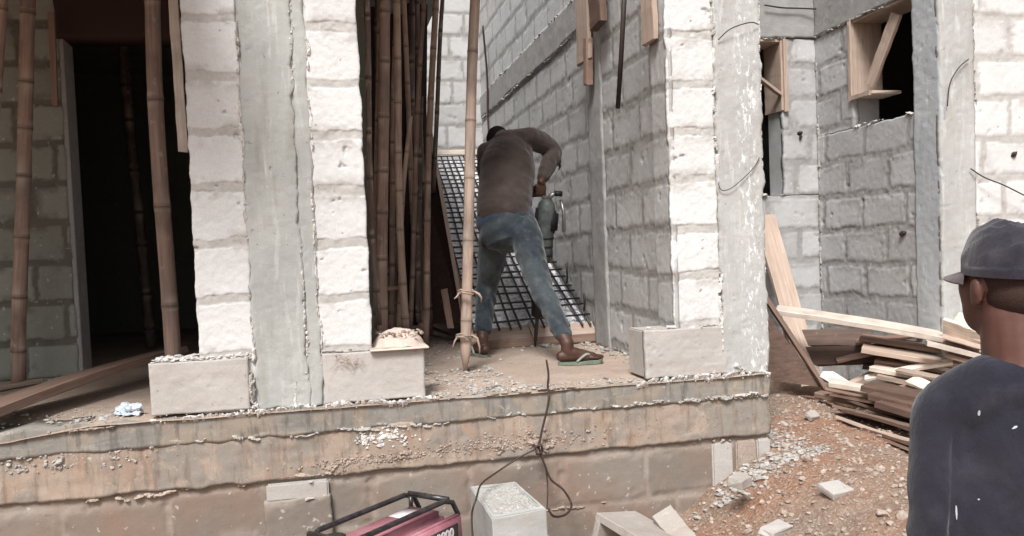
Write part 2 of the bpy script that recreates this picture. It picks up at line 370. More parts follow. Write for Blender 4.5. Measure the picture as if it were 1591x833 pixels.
ix = np.arange(XX.size).reshape(XX.shape)
GF = np.stack([ix[:-1, :-1], ix[1:, :-1], ix[1:, 1:], ix[:-1, 1:]], -1).reshape(-1, 4)
def ground_mat():
    s = NT('red_earth'); p = s.pos(); a = s.noise(p, 1.6, 6, .6); b = s.noise(p, 9, 6, .7); c = s.noise(p, 60, 4, .75)
    col = s.mix(s.rng(a, .40, .62), (.32, .17, .105), (.27, .205, .16)); col = s.mix(s.rng(b, .45, .65, 0, .65), col, (.36, .25, .185))
    col = s.mix(s.rng(c, .50, .68, 0, .6), col, (.60, .52, .45)); col = s.mix(s.rng(c, .28, .44, .7, 0), col, (.20, .13, .09))
    # red patch of clay fallen by the planks
    s.bump(s.math('ADD', b, s.math('MULTIPLY', c, .6)), .9, .03); return s.out(col, .97, .1)
M_ground = ground_mat()
mesh('ground', np.stack([XX, YY, ZZ], -1).reshape(-1, 3), GF, M_ground, None, True, kind='structure')

# ------------------------------------------------------------------ foundation and floor slab
def floor_mat():
    s = NT('dusty_concrete_floor'); p = s.pos(); a = s.noise(p, 1.3, 5); b = s.noise(p, 8, 6, .7); c = s.noise(p, 70, 4, .7)
    col = s.mix(s.rng(a, .4, .62), (.36, .285, .23), (.46, .36, .295)); col = s.mix(s.rng(b, .42, .62, 0, .6), col, (.33, .245, .185))
    col = s.mix(s.rng(c, .5, .7, 0, .5), col, (.60, .54, .48)); col = s.mix(s.rng(c, .25, .42, .5, 0), col, (.2, .16, .12))
    s.bump(s.math('ADD', b, s.math('MULTIPLY', c, .5)), .7, .01); return s.out(col, .92, .15)
M_floor = floor_mat()
fx = np.concatenate([np.arange(-6.5, -2.2, .2), np.arange(-2.2, 2.246, .025), [2.246]]); fy = np.concatenate([np.arange(3.965, 7.5, .025), np.arange(7.5, 10.2, .2)])
XX, YY = np.meshgrid(fx, fy, indexing='ij')
ZZ = .006*fbm(XX, YY, 5, 31, 4)-.045*sstep(-.95, -1.5, XX)*sstep(4.5, 3.97, YY)-.012*sstep(4.03, 3.965, YY)
ix = np.arange(XX.size).reshape(XX.shape)
GF = np.stack([ix[:-1, :-1], ix[1:, :-1], ix[1:, 1:], ix[:-1, 1:]], -1).reshape(-1, 4)
mesh('floor', np.stack([XX, YY, ZZ], -1).reshape(-1, 3), GF, M_floor, None, True, kind='structure')

fd = thing('foundation_wall', (.4, 4.0, -.9), 'earth stained foundation wall with a grey slab edge running under both block pillars', 'foundation')
def rbf(u, z):
    h, d = concf(43, .009)(u, z); rg_ = sstep(.1, .5, fbm(u, z, 3.1, 71, 4)); return h+rg_*.006*np.abs(fbm(u, z, 34, 72, 3))+.003*fbm(u*.3, z, 30, 73, 2), d
def slabf(u, z):
    h, d = concf(41, .006)(u, z); return h+.006*fbm(u, z, 3, 4, 3)+.003*fbm(u*.4, z, 25, 6, 3), d
panel('slab_edge', (-6.5, 3.975, -.125), (1, 0, 0), 4.6, .118, slabf, M_slab, fd, .03, ez=.006)
panel('slab_edge', (-1.9, 3.979, -.125), (1, 0, 0), 4.15, .118, slabf, M_slab, fd, .012, ez=.005, skirt=.2)
panel('ring_beam', (-6.5, 3.995, -.34), (1, 0, 0), 4.6, .23, concf(43, .006), M_beam, fd, .03, ez=.004)
panel('ring_beam', (-1.9, 3.985, -.33), (1, 0, 0), 4.15, .225, rbf, M_beam, fd, .012, ez=.005, skirt=.2)
panel('block_course', (-6.5, 4.015, -1.0), (1, 0, 0), 4.6, .69, blockf(.25, .46, 5, -.11, .03, .007, .010, .9), M_block_low, fd, .03)
panel('block_course', (-1.9, 3.998, -1.0), (1, 0, 0), 4.13, .69, blockf(.25, .46, 5, -.11, .03, .007, .010, .9), M_block_low, fd, .014, skirt=.2)
panel('pilaster', (-.325, 3.955, -1.0), (1, 0, 0), .30, .58, blockf(.25, None, 9, -.16, .03, .008), M_block_low, fd, .01, skirt=.08)
mb = MB(); mb.box((-.315, 3.965, -.425), (-.035, 4.0, -.345), .008); mb.obj('pilaster_cap', M_base, fd)
for i, (x0, x1, m) in enumerate(((1.915, 2.03, M_base), (2.05, 2.165, M_lumpred), (2.17, 2.248, M_base))):
    mb = MB(); mb.box((x0, 3.985, -.62), (x1, 4.05, -.355), .008); mb.obj('end_block', m, fd)
mb = MB(); mb.box((-6.5, 4.03, -1.0), (2.235, 4.25, -.02)); mb.box((2.03, 4.2, -1.0), (2.235, 10.1, -.02)); mb.obj('core_wall', M_beam, fd)
# crumbly mortar along the joints
ridge('mortar_ridge', (-.8, 3.975, -.003), (.5, 3.975, .003), 420, .014, M_lumpw, fd, .010, 3, .012, nrm=(0, -.8, .6), gap=.3)
ridge('mortar_ridge', (1.5, 3.975, .0), (2.25, 3.975, .0), 380, .016, M_lumpw, fd, .014, 4, .01, nrm=(0, -.8, .6), gap=.3)
ridge('mortar_ridge', (-1.9, 3.965, -.055), (-.8, 3.965, -.008), 90, .007, M_lumpred, fd, .005, 5, gap=.50)
ridge('mortar_ridge', (.45, 3.965, -.008), (1.5, 3.965, -.008), 200, .009, M_lumpred, fd, .005, 6, gap=.50)
ridge('mortar_ridge', (-1.9, 3.972, -.14), (-.2, 3.972, -.125), 300, .009, M_lump, fd, .008, 7, .02, gap=.50)
ridge('mortar_ridge', (-1.5, 3.972, -.15), (-.9, 3.972, -.13), 140, .013, M_lump, fd, .018, 17, .02, gap=.50)
ridge('mortar_ridge', (-.2, 3.972, -.125), (2.24, 3.972, -.12), 420, .008, M_lump, fd, .007, 8, .02, gap=.50)
ridge('mortar_ridge', (1.3, 3.965, -.11), (2.24, 3.965, -.115), 220, .010, M_lump, fd, .012, 18, .015, gap=.50)
ridge('mortar_ridge', (-.05, 3.98, -.28), (1.2, 3.98, -.30), 900, .016, M_lumpred, fd, .030, 9, .03, gap=.50)
ridge('mortar_ridge', (.55, 3.985, -.23), (1.05, 3.985, -.25), 420, .013, M_lumpred, fd, .035, 10, .03, gap=.50)
ridge('mortar_ridge', (1.2, 3.98, -.30), (2.1, 3.98, -.345), 320, .011, M_lumpred, fd, .010, 11, .012, gap=.50)
ridge('mortar_ridge', (-1.9, 3.985, -.37), (-.05, 3.985, -.315), 300, .009, M_lumpred, fd, .008, 12, .02, gap=.50)
ridge('mortar_ridge', (-.34, 3.95, -.345), (-.03, 3.95, -.34), 80, .007, M_lump, fd, .005, 13, .010, gap=.6)
ridge('mortar_ridge', (-.34, 3.95, -.425), (-.03, 3.95, -.425), 100, .008, M_lump, fd, .006, 14, .010, gap=.6)
ridge('mortar_ridge', (.8, 3.995, -.615), (2.0, 3.995, -.60), 90, .008, M_lumpred, fd, .006, 15, .01, gap=.50)

def splash(n, cx, cz, sx_, sz_, s0, mat, seed, y=3.982):
    rg = np.random.default_rng(seed)
    return lumps('mortar_splash', np.stack([rg.normal(cx, sx_, n), np.full(n, y), rg.normal(cz, sz_, n)], 1), s0*rg.uniform(.3, 1.1, n)**1.5, mat, fd, .8, seed, .45, flaty=.45)
splash(120, .25, -.165, .05, .02, .010, M_lumpw, 161); splash(60, .14, -.17, .02, .02, .009, M_lumpw, 162)
splash(160, 1.75, -.21, .25, .045, .004, M_lumpred, 163); splash(420, .80, -.25, .22, .025, .009, M_lumpred, 164); splash(260, .15, -.275, .14, .014, .009, M_lumpred, 165); splash(140, -1.2, -.16, .2, .02, .009, M_lump, 166)

# ------------------------------------------------------------------ front pillars
TOP = 2.9
pl = thing('block_pillar', (-.19, 4.1, 0), 'wide white block pillar with a grey concrete strip down its middle, left of the bamboo poles', 'pillar')
panel('block_courses', (-.576, 4.0, .235), (1, 0, 0), .236, TOP-.235, blockf(.2555, None, 21, .255, .034, .004, .015, .8, cw=.003), M_block_white, pl, .0052, skirt=.03, edge=.004)
panel('block_courses', (-.040, 4.0, .235), (1, 0, 0), .238, TOP-.235, blockf(.252, None, 22, .245, .038, .004, .015, .8, cw=.003), M_block_white, pl, .0052, skirt=.03, edge=.004)
panel('concrete_column', (-.338, 3.994, .0), (1, 0, 0), .232, TOP, concf(23), M_col, pl, .009, skirt=.03, edge=.009)
panel('concrete_column', (-.104, 3.999, .0), (1, 0, 0), .066, TOP, concf(24), M_col, pl, .009, skirt=.03, edge=.006)
mb = MB(); mb.box((-.572, 4.015, 0), (.193, 4.225, TOP)); mb.obj('core', M_block_white, pl)
ridge('mortar_ridge', (-.342, 3.992, .0), (-.338, 3.992, TOP-.3), 420, .009, M_lumpw, pl, .005, 31, .012)
ridge('mortar_ridge', (-.106, 3.994, .0), (-.102, 3.994, TOP-.3), 900, .0095, M_lumpw, pl, .006, 32, .008)
ridge('mortar_ridge', (-.038, 3.994, .0), (-.042, 3.994, TOP-.3), 480, .008, M_lumpw, pl, .004, 33, .012)
ridge('mortar_ridge', (-.575, 3.994, .252), (-.35, 3.994, .262), 90, .009, M_lumpw, pl, .005, 34, .006)
ridge('mortar_ridge', (-.18, 3.992, .0), (-.16, 3.992, .35), 90, .008, M_lumpw, pl, .008, 36, .02)
ridge('mortar_ridge', (-.04, 3.994, .245), (.19, 3.994, .25), 70, .007, M_lump, pl, .004, 35, .006)
panel('base_block', (-.792, 3.985, .012), (1, 0, 0), .425, .235, concf(25, .003), M_base, pl, .008, skirt=.03, edge=.002)
mb = MB(); mb.box((-.789, 4.0, .012), (-.365, 4.215, .244), .006); mb.obj('base_block', M_base, pl)
panel('base_block', (-.034, 3.988, .008), (1, 0, 0), .474, .232, concf(26, .003), M_base, pl, .008, skirt=.03, edge=.002)
mb = MB(); mb.box((-.03, 4.0, .008), (.437, 4.215, .237), .006); mb.obj('base_block', M_base, pl)
ridge('mortar_ridge', (-.37, 3.985, .0), (-.345, 3.985, .22), 120, .014, M_lump, pl, .012, 37, .02)
ridge('mortar_ridge', (-.47, 3.975, .008), (-.33, 3.975, .022), 130, .014, M_lumpw, pl, .012, 38, .015)
lumps('mortar_cap', [(x, y, .247+RNG.random()*.012) for x, y in zip(RNG.uniform(-.785, -.36, 260), RNG.uniform(3.99, 4.2, 260))], RNG.uniform(.006, .02, 260), M_lumpw, pl, .35, 39)

prr = thing('block_pillar', (2.0, 4.1, 0), 'white block pillar with a broad streaked concrete column on its right, beside the timber yard', 'pillar')
panel('block_courses', (1.735, 4.0, .24), (1, 0, 0), .255, TOP-.24, blockf(.25, None, 27, .262, .04, .004, .015, .8, cw=.003), M_block_white, prr, .0052, skirt=.02)
panel('side_face', (1.737, 4.235, .24), (0, -1, 0), .235, TOP-.24, blockf(.25, None, 27, .262, .04, .004, .015, .6), M_block_side, prr, .010, skirt=.02, edge=.002)  # greyer blocks than the front: this face's side shade put into the colour
panel('concrete_column', (1.994, 3.985, 0), (1, 0, 0), .256, TOP, concf(28, .005), M_colwhite, prr, .009, skirt=.04, edge=.006)
mb = MB(); mb.box((1.75, 4.012, .0), (2.245, 4.23, TOP)); mb.obj('core', M_colwhite, prr)
ridge('mortar_ridge', (1.992, 3.985, .05), (1.992, 3.985, TOP-.3), 650, .0085, M_lumpw, prr, .005, 41, .014)
ridge('mortar_ridge', (2.245, 3.985, .0), (2.247, 3.985, TOP-.3), 300, .006, M_lumpw, prr, .003, 43, .004)
ridge('mortar_ridge', (1.745, 3.995, .25), (1.99, 3.99, .255), 120, .011, M_lump, prr, .006, 44, .008)
ridge('mortar_ridge', (1.98, 3.975, .03), (2.24, 3.975, .03), 260, .014, M_lumpw, prr, .02, 45, .02)
panel('base_block', (1.562, 3.985, .01), (1, 0, 0), .455, .245, concf(29, .004), M_base, prr, .008, skirt=.03, edge=.003)
mb = MB(); mb.box((1.565, 4.0, .01), (2.0, 4.235, .252), .007); mb.obj('base_block', M_base, prr)
ridge('mortar_ridge', (1.56, 4.0, .262), (1.75, 4.0, .262), 70, .010, M_lumpw, prr, .004, 46, .004)

# ------------------------------------------------------------------ recessed left wall with the dark doorway
lw = thing('recess_wall', (-3.5, 5.9, 0), 'shaded greenish block wall beside the dark doorway on the left', 'wall')
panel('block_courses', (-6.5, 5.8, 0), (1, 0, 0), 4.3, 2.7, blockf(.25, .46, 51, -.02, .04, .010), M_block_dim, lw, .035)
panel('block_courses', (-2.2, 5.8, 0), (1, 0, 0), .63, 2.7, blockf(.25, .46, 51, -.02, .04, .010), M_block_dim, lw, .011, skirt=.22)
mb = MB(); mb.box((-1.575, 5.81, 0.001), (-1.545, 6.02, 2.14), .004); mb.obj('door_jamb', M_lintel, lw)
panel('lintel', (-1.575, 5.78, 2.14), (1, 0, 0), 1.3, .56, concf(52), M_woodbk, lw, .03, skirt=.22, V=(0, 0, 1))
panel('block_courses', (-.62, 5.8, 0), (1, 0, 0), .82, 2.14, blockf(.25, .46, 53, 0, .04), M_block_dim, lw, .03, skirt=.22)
mb = MB(); mb.box((-6.5, 2.7, 2.46), (-.64, 5.79, 2.6)); mb.obj('unseen_shade_slab', M_lintel, kind='structure')  # unseen overhang added to darken the left recess
# rooms behind: enclosing walls that keep the inside dark
rm = thing('inner_room_wall', (-3, 9, 0), 'unlit block walls of the room behind the dark doorway', 'wall')
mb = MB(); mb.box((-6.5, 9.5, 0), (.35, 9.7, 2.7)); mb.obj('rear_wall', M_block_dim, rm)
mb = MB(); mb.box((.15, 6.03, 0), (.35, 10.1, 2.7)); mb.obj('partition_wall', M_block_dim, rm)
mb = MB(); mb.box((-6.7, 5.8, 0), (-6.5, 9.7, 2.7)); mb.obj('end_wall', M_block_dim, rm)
mb = MB(); mb.box((-6.7, 3.99, 2.7), (.98, 10.1, 2.86)); mb.obj('upper_floor', M_lintel, kind='structure')
ub = thing('upper_beam', (-1, 4.1, 2.3), 'concrete beam across the top of the facade above the pillars', 'beam')
mb = MB(); mb.box((-6.5, 4.003, 2.42), (-.58, 4.22, 2.69), .01); mb.obj('beam', M_lintel, ub)

# ------------------------------------------------------------------ stairwell walls
sw = thing('stairwell_side_wall', (1.95, 7, 0), 'long grey block wall running back beside the stairs, right of the worker', 'wall')
N1 = (-1, 0, 0)
bf = blockf(.25, .46, 61, .02, .04, .005, .014, .7)
def swf(u, z):
    h, d = bf(u, z); band = ((z > 2.30+.02*fbm(u, z, 2, 4, 2)) & (z < 2.56)).astype(float)
    h = h*(1-band)+band*(.018+.004*fbm(u, z, 9, 3, 3)); d = d.copy(); d[..., 0] = np.maximum(d[..., 0], band*.9); d[..., 2] *= (1-band)
    return h, d
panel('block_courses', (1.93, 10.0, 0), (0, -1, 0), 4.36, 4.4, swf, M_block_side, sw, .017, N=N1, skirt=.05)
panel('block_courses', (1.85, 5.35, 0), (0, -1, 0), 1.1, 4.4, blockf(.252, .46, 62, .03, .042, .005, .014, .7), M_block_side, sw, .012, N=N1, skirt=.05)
panel('concrete_post', (1.842, 5.65, 0), (0, -1, 0), .30, 4.4, concf(63, .006), M_lintel, sw, .02, N=N1, skirt=.12, edge=.008)
mb = MB(); mb.box((1.87, 4.24, 0), (2.02, 5.63, 4.4)); mb.box((1.955, 5.64, 0), (2.02, 10.0, 4.4)); mb.obj('core', M_block_side, sw)
ridge('mortar_ridge', (1.915, 5.8, 2.30), (1.915, 9.9, 2.30), 260, .012, M_lump, sw, .006, 64, .01, nrm=(-1, 0, 0))
ridge('mortar_ridge', (1.915, 5.8, 2.56), (1.915, 9.9, 2.56), 260, .012, M_lump, sw, .006, 65, .01, nrm=(-1, 0, 0))
bw = thing('stairwell_rear_wall', (1, 9.7, 0), 'pale block wall at the back of the stairwell behind the upright poles', 'wall')
panel('block_courses', (.35, 10.0, 0), (1, 0, 0), 1.6, 4.4, blockf(.27, .46, 66, .05, .034, .006, .014, .9), M_block_side, bw, .017, skirt=.15)

# ------------------------------------------------------------------ timber yard walls (right)
yb = thing('yard_rear_wall', (3.0, 5.9, -.4), 'grey block wall at the back of the timber yard with a narrow half hidden window', 'wall')
g = blockf(.25, .46, 71, .03, .045, .005, .015, .6)
panel('block_courses', (2.03, 5.83, -.6), (1, 0, 0), 1.74, 1.625, g, M_block_yard, yb, .012, skirt=.04)
panel('block_courses', (3.47, 5.83, 1.03), (1, 0, 0), .30, 1.19, g, M_block_yard, yb, .011, skirt=.04, ez=.001)
panel('block_courses', (2.03, 5.83, 1.03), (1, 0, 0), .75, 1.19, g, M_block_yard, yb, .02, skirt=.04, ez=.001)
panel('lintel', (2.03, 5.815, 2.225), (1, 0, 0), 1.74, 1.1, concf(72, .006), M_lintel, yb, .015, skirt=.05)
mb = MB(); mb.box((2.03, 5.86, -.6), (4.0, 6.06, 1.02)); mb.box((3.474, 5.86, 1.02), (4.0, 6.06, 2.23)); mb.box((2.03, 5.86, 1.02), (2.78, 6.06, 2.23)); mb.box((2.03, 5.86, 2.23), (4.0, 6.06, 3.3)); mb.obj('core', M_block_yard, yb)
ridge('mortar_ridge', (2.3, 5.81, 2.22), (3.75, 5.81, 2.22), 240, .010, M_lump, yb, .006, 73, .012)
ridge('mortar_ridge', (2.9, 5.81, 1.035), (3.46, 5.81, 1.035), 60, .014, M_lumpw, yb, .006, 74, .008)
ys = thing('yard_side_wall', (3.85, 5.3, -.4), 'block wall with a square window opening lined in raw timber, above the plank pile', 'wall')
g2 = blockf(.25, .46, 75, .0, .042, .005, .015, .7)
panel('block_courses', (3.75, 5.83, -.6), (0, -1, 0), 1.12, 2.07, g2, M_block_yard, ys, .011, N=N1, skirt=.04)
panel('block_courses', (3.75, 5.83, 1.47), (0, -1, 0), .46, .76, g2, M_block_yard, ys, .011, N=N1, skirt=.04, ez=.001)
panel('lintel', (3.735, 5.815, 2.235), (0, -1, 0), 1.1, 1.0, concf(76, .006), M_lintel, ys, .015, N=N1, skirt=.05)
mb = MB(); mb.box((3.78, 4.72, -.6), (3.97, 6.0, 1.462)); mb.box((3.78, 5.38, 1.462), (3.97, 6.0, 2.24)); mb.box((3.78, 4.72, 2.24), (3.97, 6.0, 3.3)); mb.obj('core', M_block_yard, ys)
ridge('mortar_ridge', (3.735, 5.8, 2.235), (3.735, 4.75, 2.235), 200, .010, M_lump, ys, .006, 77, .012, nrm=(-1, 0, 0))
ridge('mortar_ridge', (3.745, 5.36, 1.48), (3.745, 4.74, 1.48), 130, .013, M_lumpw, ys, .006, 78, .006, nrm=(-1, 0, 0))
ridge('mortar_ridge', (3.745, 5.81, -.3), (3.745, 5.81, 2.2), 160, .009, M_lump, ys, .006, 79, .01, nrm=(-1, 0, 0))
lumps('wall_hole', [(3.745, 4.86, .70), (3.745, 4.84, .705)], [.02, .018], M_iron, ys, seed=5)
lumps('wall_hole', [(3.60, 5.82, 1.50), (3.605, 5.82, 1.47)], [.018, .016], M_iron, yb, seed=6)
rc = thing('corner_column', (3.87, 4.6, -.5), 'pale concrete column between the timbered window and the far right block wall', 'column')
M_col_bluelit = concrete_mat('bluish_lit_concrete', (.43, .455, .47), (.52, .535, .545), (.68, .69, .69), (.36, .34, .31), .12)  # bluish cast of the side face's lighting put into its colour
panel('side_face', (3.742, 4.735, -.6), (0, -1, 0), .243, 3.9, concf(81, .003), M_col_bluelit, rc, .011, N=N1, skirt=.03, edge=.005)
panel('front_face', (3.742, 4.488, -.6), (1, 0, 0), .25, 3.9, concf(82, .004), M_colwhite, rc, .011, skirt=.03, edge=.004)
mb = MB(); mb.box((3.755, 4.50, -.6), (4.0, 4.73, 3.3)); mb.obj('core', M_colwhite, rc)
fr = thing('facade_block_wall', (5.2, 4.6, -.5), 'bright white block wall at the far right edge behind the man in the cap', 'wall')
panel('block_courses', (3.99, 4.495, -.6), (1, 0, 0), 2.4, 3.9, blockf(.25, .46, 83, .03, .036, .005, .014, .7), M_block_white, fr, .013, skirt=.2)
ridge('mortar_ridge', (3.992, 4.485, -.3), (3.992, 4.485, 3.0), 300, .009, M_lump, fr, .005, 84, .015)
lumps('wall_hole', [(4.27, 4.485, 1.17)], [.024], M_iron, fr, seed=7)
# timber linings of the two windows
def board(name, a, b, wd, th, mat, wdir=(0, 0, 1), parent=None, warp=.0, seg=10, seed=None, edge=.0015, taper=None, **k):
    """plank from a to b; wdir = direction of its width"""
    rg = random.Random(seed if seed is not None else (hash((round(a[0]*100), round(a[1]*100), round(a[2]*100))) & 999))
    a = Vector(a); b = Vector(b); t = (b-a).normalized(); wv = Vector(wdir); wv = (wv-t*wv.dot(t)).normalized(); nv = t.cross(wv); L = (b-a).length
    V = []; g = []; Fc = []; ph = rg.random()*6; n = 8
    prof = [(-.5, -.42), (-.46, -.5), (.46, -.5), (.5, -.42), (.5, .42), (.46, .5), (-.46, .5), (-.5, .42)]
    for i in range(seg+1):
        s = i/seg; wq = wd*(1+.02*math.sin(ph+s*9)) * (taper[0]*(1-s)+taper[1]*s if taper else 1)
        c = a+t*(L*s)+nv*(warp*math.sin(math.pi*s))+wv*(warp*.4*math.sin(ph+2*math.pi*s))
        for (p, q) in prof:
            j = rg.uniform(-edge, edge); V.append(c+wv*(p*wq+j)+nv*(q*th+j)+(t*rg.uniform(-.006, .006) if i in (0, seg) else t*0))
            g.append((L*s+ph, p*wd, q*th))
    for i in range(seg):
        for k_ in range(n): Fc.append((i*n+k_, i*n+(k_+1) % n, (i+1)*n+(k_+1) % n, (i+1)*n+k_))
    Fc.append(tuple(range(n-1, -1, -1))); Fc.append(tuple(seg*n+q for q in range(n)))
    return mesh(name, V, [f[::-1] for f in Fc], mat, parent, False, gc=g, **k)
wl = thing('window_lining', (3.5, 5.95, 1.7), 'narrow timber window lining with a slanting brace, just right of the streaked pillar', 'window frame')
board('jamb_board', (3.462, 5.945, 1.68), (3.462, 5.945, 2.215), .25, .02, M_wood, (0, 1, 0), wl)
board('head_board', (2.80, 5.945, 2.205), (3.45, 5.945, 2.205), .25, .02, M_wood, (0, 1, 0), wl)
board('edge_strip', (3.486, 5.812, 1.67), (3.486, 5.812, 2.21), .035, .02, M_wood, (1, 0, 0), wl)
board('brace', (3.445, 5.83, 1.80), (2.95, 5.84, 2.16), .05, .02, M_wood, (0, 1, 0), wl)
wl2 = thing('window_lining', (3.85, 5.3, 1.7), 'square timber window lining with a wide slanting brace, above the plank pile', 'window frame')
board('jamb_board', (3.865, 5.362, 1.70), (3.865, 5.362, 2.225), .24, .022, M_wood, (1, 0, 0), wl2)
board('bottom_board', (3.865, 5.352, 1.69), (3.865, 5.16, 1.69), .24, .022, M_wood, (1, 0, 0), wl2)
board('head_board', (3.865, 5.345, 2.222), (3.865, 4.76, 2.222), .24, .02, M_wood, (1, 0, 0), wl2)
board('brace', P(1352, 132, X=3.78), P(1393, 22, X=3.80), .10, .025, M_wood, (0, 1, 0), wl2)
board('edge_strip', (3.738, 5.372, 1.67), (3.738, 5.372, 2.23), .03, .02, M_wood, (0, 1, 0), wl2)
board('edge_strip', (3.738, 5.36, 1.685), (3.738, 5.16, 1.685), .03, .02, M_wood, (0, 0, 1), wl2)
# dark rooms behind the two windows
rr = thing('far_room_wall', (3.5, 7, 0), 'unlit inner walls of the rooms behind the window openings', 'wall')
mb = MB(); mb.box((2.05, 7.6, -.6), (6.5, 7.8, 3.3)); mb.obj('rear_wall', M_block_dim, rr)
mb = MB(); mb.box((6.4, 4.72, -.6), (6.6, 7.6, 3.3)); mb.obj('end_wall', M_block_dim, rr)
mb = MB(); mb.box((2.05, 6.07, 3.31), (6.6, 7.8, 3.45)); mb.box((3.76, 4.5, 3.31), (6.6, 6.065, 3.45)); mb.obj('room_ceiling', M_lintel, kind='structure')
# ------------------------------------------------------------------ bamboo poles
def bamboo(name, a, b, r0, r1, mat, label, group=None, bend=.02, node=.27, seed=1, ext=1.0, sharp=False):
    rg = random.Random(seed); a = Vector(a); b = a+(Vector(b)-a)*ext; L = (b-a).length; t = (b-a).normalized()
    sx = t.cross(Vector((0, 1, 0))).normalized(); sy = t.cross(sx); ph = rg.random()*6
    node *= 1.25; s = rg.uniform(.05, node); 
    nodes = []
    while s < L-.03: nodes.append(s); s += node*rg.uniform(.8, 1.25)
    ss = set([0, L]+[L*i/24 for i in range(25)])
    for q in nodes:
        for o in (-.022, -.009, -.003, .004, .010, .024):
            if 0 < q+o < L: ss.add(q+o)
    ss = sorted(ss); N = 14; V = []; g = []; D = []; Fc = []
    for q in ss:
        f = q/L; r = r0*(1-f)+r1*f; nd = 0; rim = 0
        for x in nodes:
            dd = q-x
            if abs(dd) < .012: r *= 1.09-.04*abs(dd)/.012; nd = .8 if abs(dd) < .0035 else .2; 
            elif abs(dd) < .028: r *= 1.03; rim = .6
        if sharp and q < .10: r *= .25+.75*q/.10
        c = a+t*q+sx*(bend*math.sin(math.pi*f+ph*.2)+bend*.35*math.sin(7*f+ph))+sy*bend*.5*math.sin(5*f+ph)
        for k in range(N):
            th = 2*math.pi*k/N; rr_ = r*(1+.04*math.sin(2*th+ph)+.03*rg.uniform(-1, 1)*.4)
            V.append(c+sx*math.cos(th)*rr_+sy*math.sin(th)*rr_); g.append((q+ph, math.cos(th)*.05, math.sin(th)*.05)); D.append((nd, rim*(.5+.5*math.sin(th*2+q*9)), 0, 1))
    n = len(ss)
    for i in range(n-1):
        for k in range(N): Fc.append((i*N+k, i*N+(k+1) % N, (i+1)*N+(k+1) % N, (i+1)*N+k))
    Fc.append(tuple(range(N-1, -1, -1))); Fc.append(tuple((n-1)*N+k for k in range(N)))
    return mesh(name, V, Fc, mat, None, True, data=D, gc=g, label=label, cat='bamboo pole', group=group)
GP = 'bamboo props under the upper floor'
bamboo('bamboo_pole', (-1.834, 5.583, 0), P(46, 0, Y=5.45), .040, .038, M_bamboo, 'brown bamboo prop standing in front of the shaded wall, left of the dark doorway', GP, seed=3, ext=1.12)
bamboo('bamboo_pole', P(273, 575, Y=4.72), P(238, 0, Y=4.66), .043, .038, M_bamboo, 'brown bamboo prop standing between the dark doorway and the wide white pillar', GP, seed=5, ext=1.3, node=.36)
bamboo('bamboo_pole', P(-38, 600, Y=5.0), P(2, 40, Y=4.9), .035, .03, M_bamboo, 'bamboo prop cut off by the left edge, only its upper part in view', GP, seed=8, ext=1.3)
bamboo('bamboo_pole', P(238, 540, Y=7.4), P(192, 60, Y=7.4), .04, .036, M_bamboo_dk, 'dim bamboo prop standing inside the dark room seen through the doorway', GP, seed=9, ext=1.2)  # dimness of the room put into the pole's darker skin colour
fp = bamboo('bamboo_pole', P(726, 578, Y=4.756), P(741, 0, Y=4.95), .032, .029, M_bamboo2, 'pale bamboo pole with a sharpened foot and two ties, directly left of the worker', None, .02, .34, seed=12, ext=1.35, sharp=True)
def tie(y, sz, hang):
    c = P(724 if y < 500 else 721, y, Y=4.76); mb = MB()
    pts = [c+Vector((math.cos(t)*.045, math.sin(t)*.045, .008*math.sin(t*2))) for t in [i*math.pi/8 for i in range(17)]]
    mb.tube([q+Vector([random.uniform(-.004, .004) for _ in range(3)]) for q in pts], .006, 6); mb.tube([q+Vector((0, 0, .011))+Vector([random.uniform(-.004, .004) for _ in range(3)]) for q in pts], .005, 6)
    mb.tube([c+Vector((-.04, -.02, .005)), c+Vector((-.06, -.03, -.02)), c+Vector((-.075, -.03, -.06*hang))], [.005, .006, .003], 6)
    mb.tube([c+Vector((.04, -.02, .01)), c+Vector((.07, -.03, -.01)), c+Vector((.083, -.03, -.06*hang)), c+Vector((.082, -.02, -.12*hang))], [.005, .008, .006, .003], 6)
    mb.obj('bark_tie', M_bamboo2, fp, True)
tie(455, 1, .5); tie(523, 1, 1)
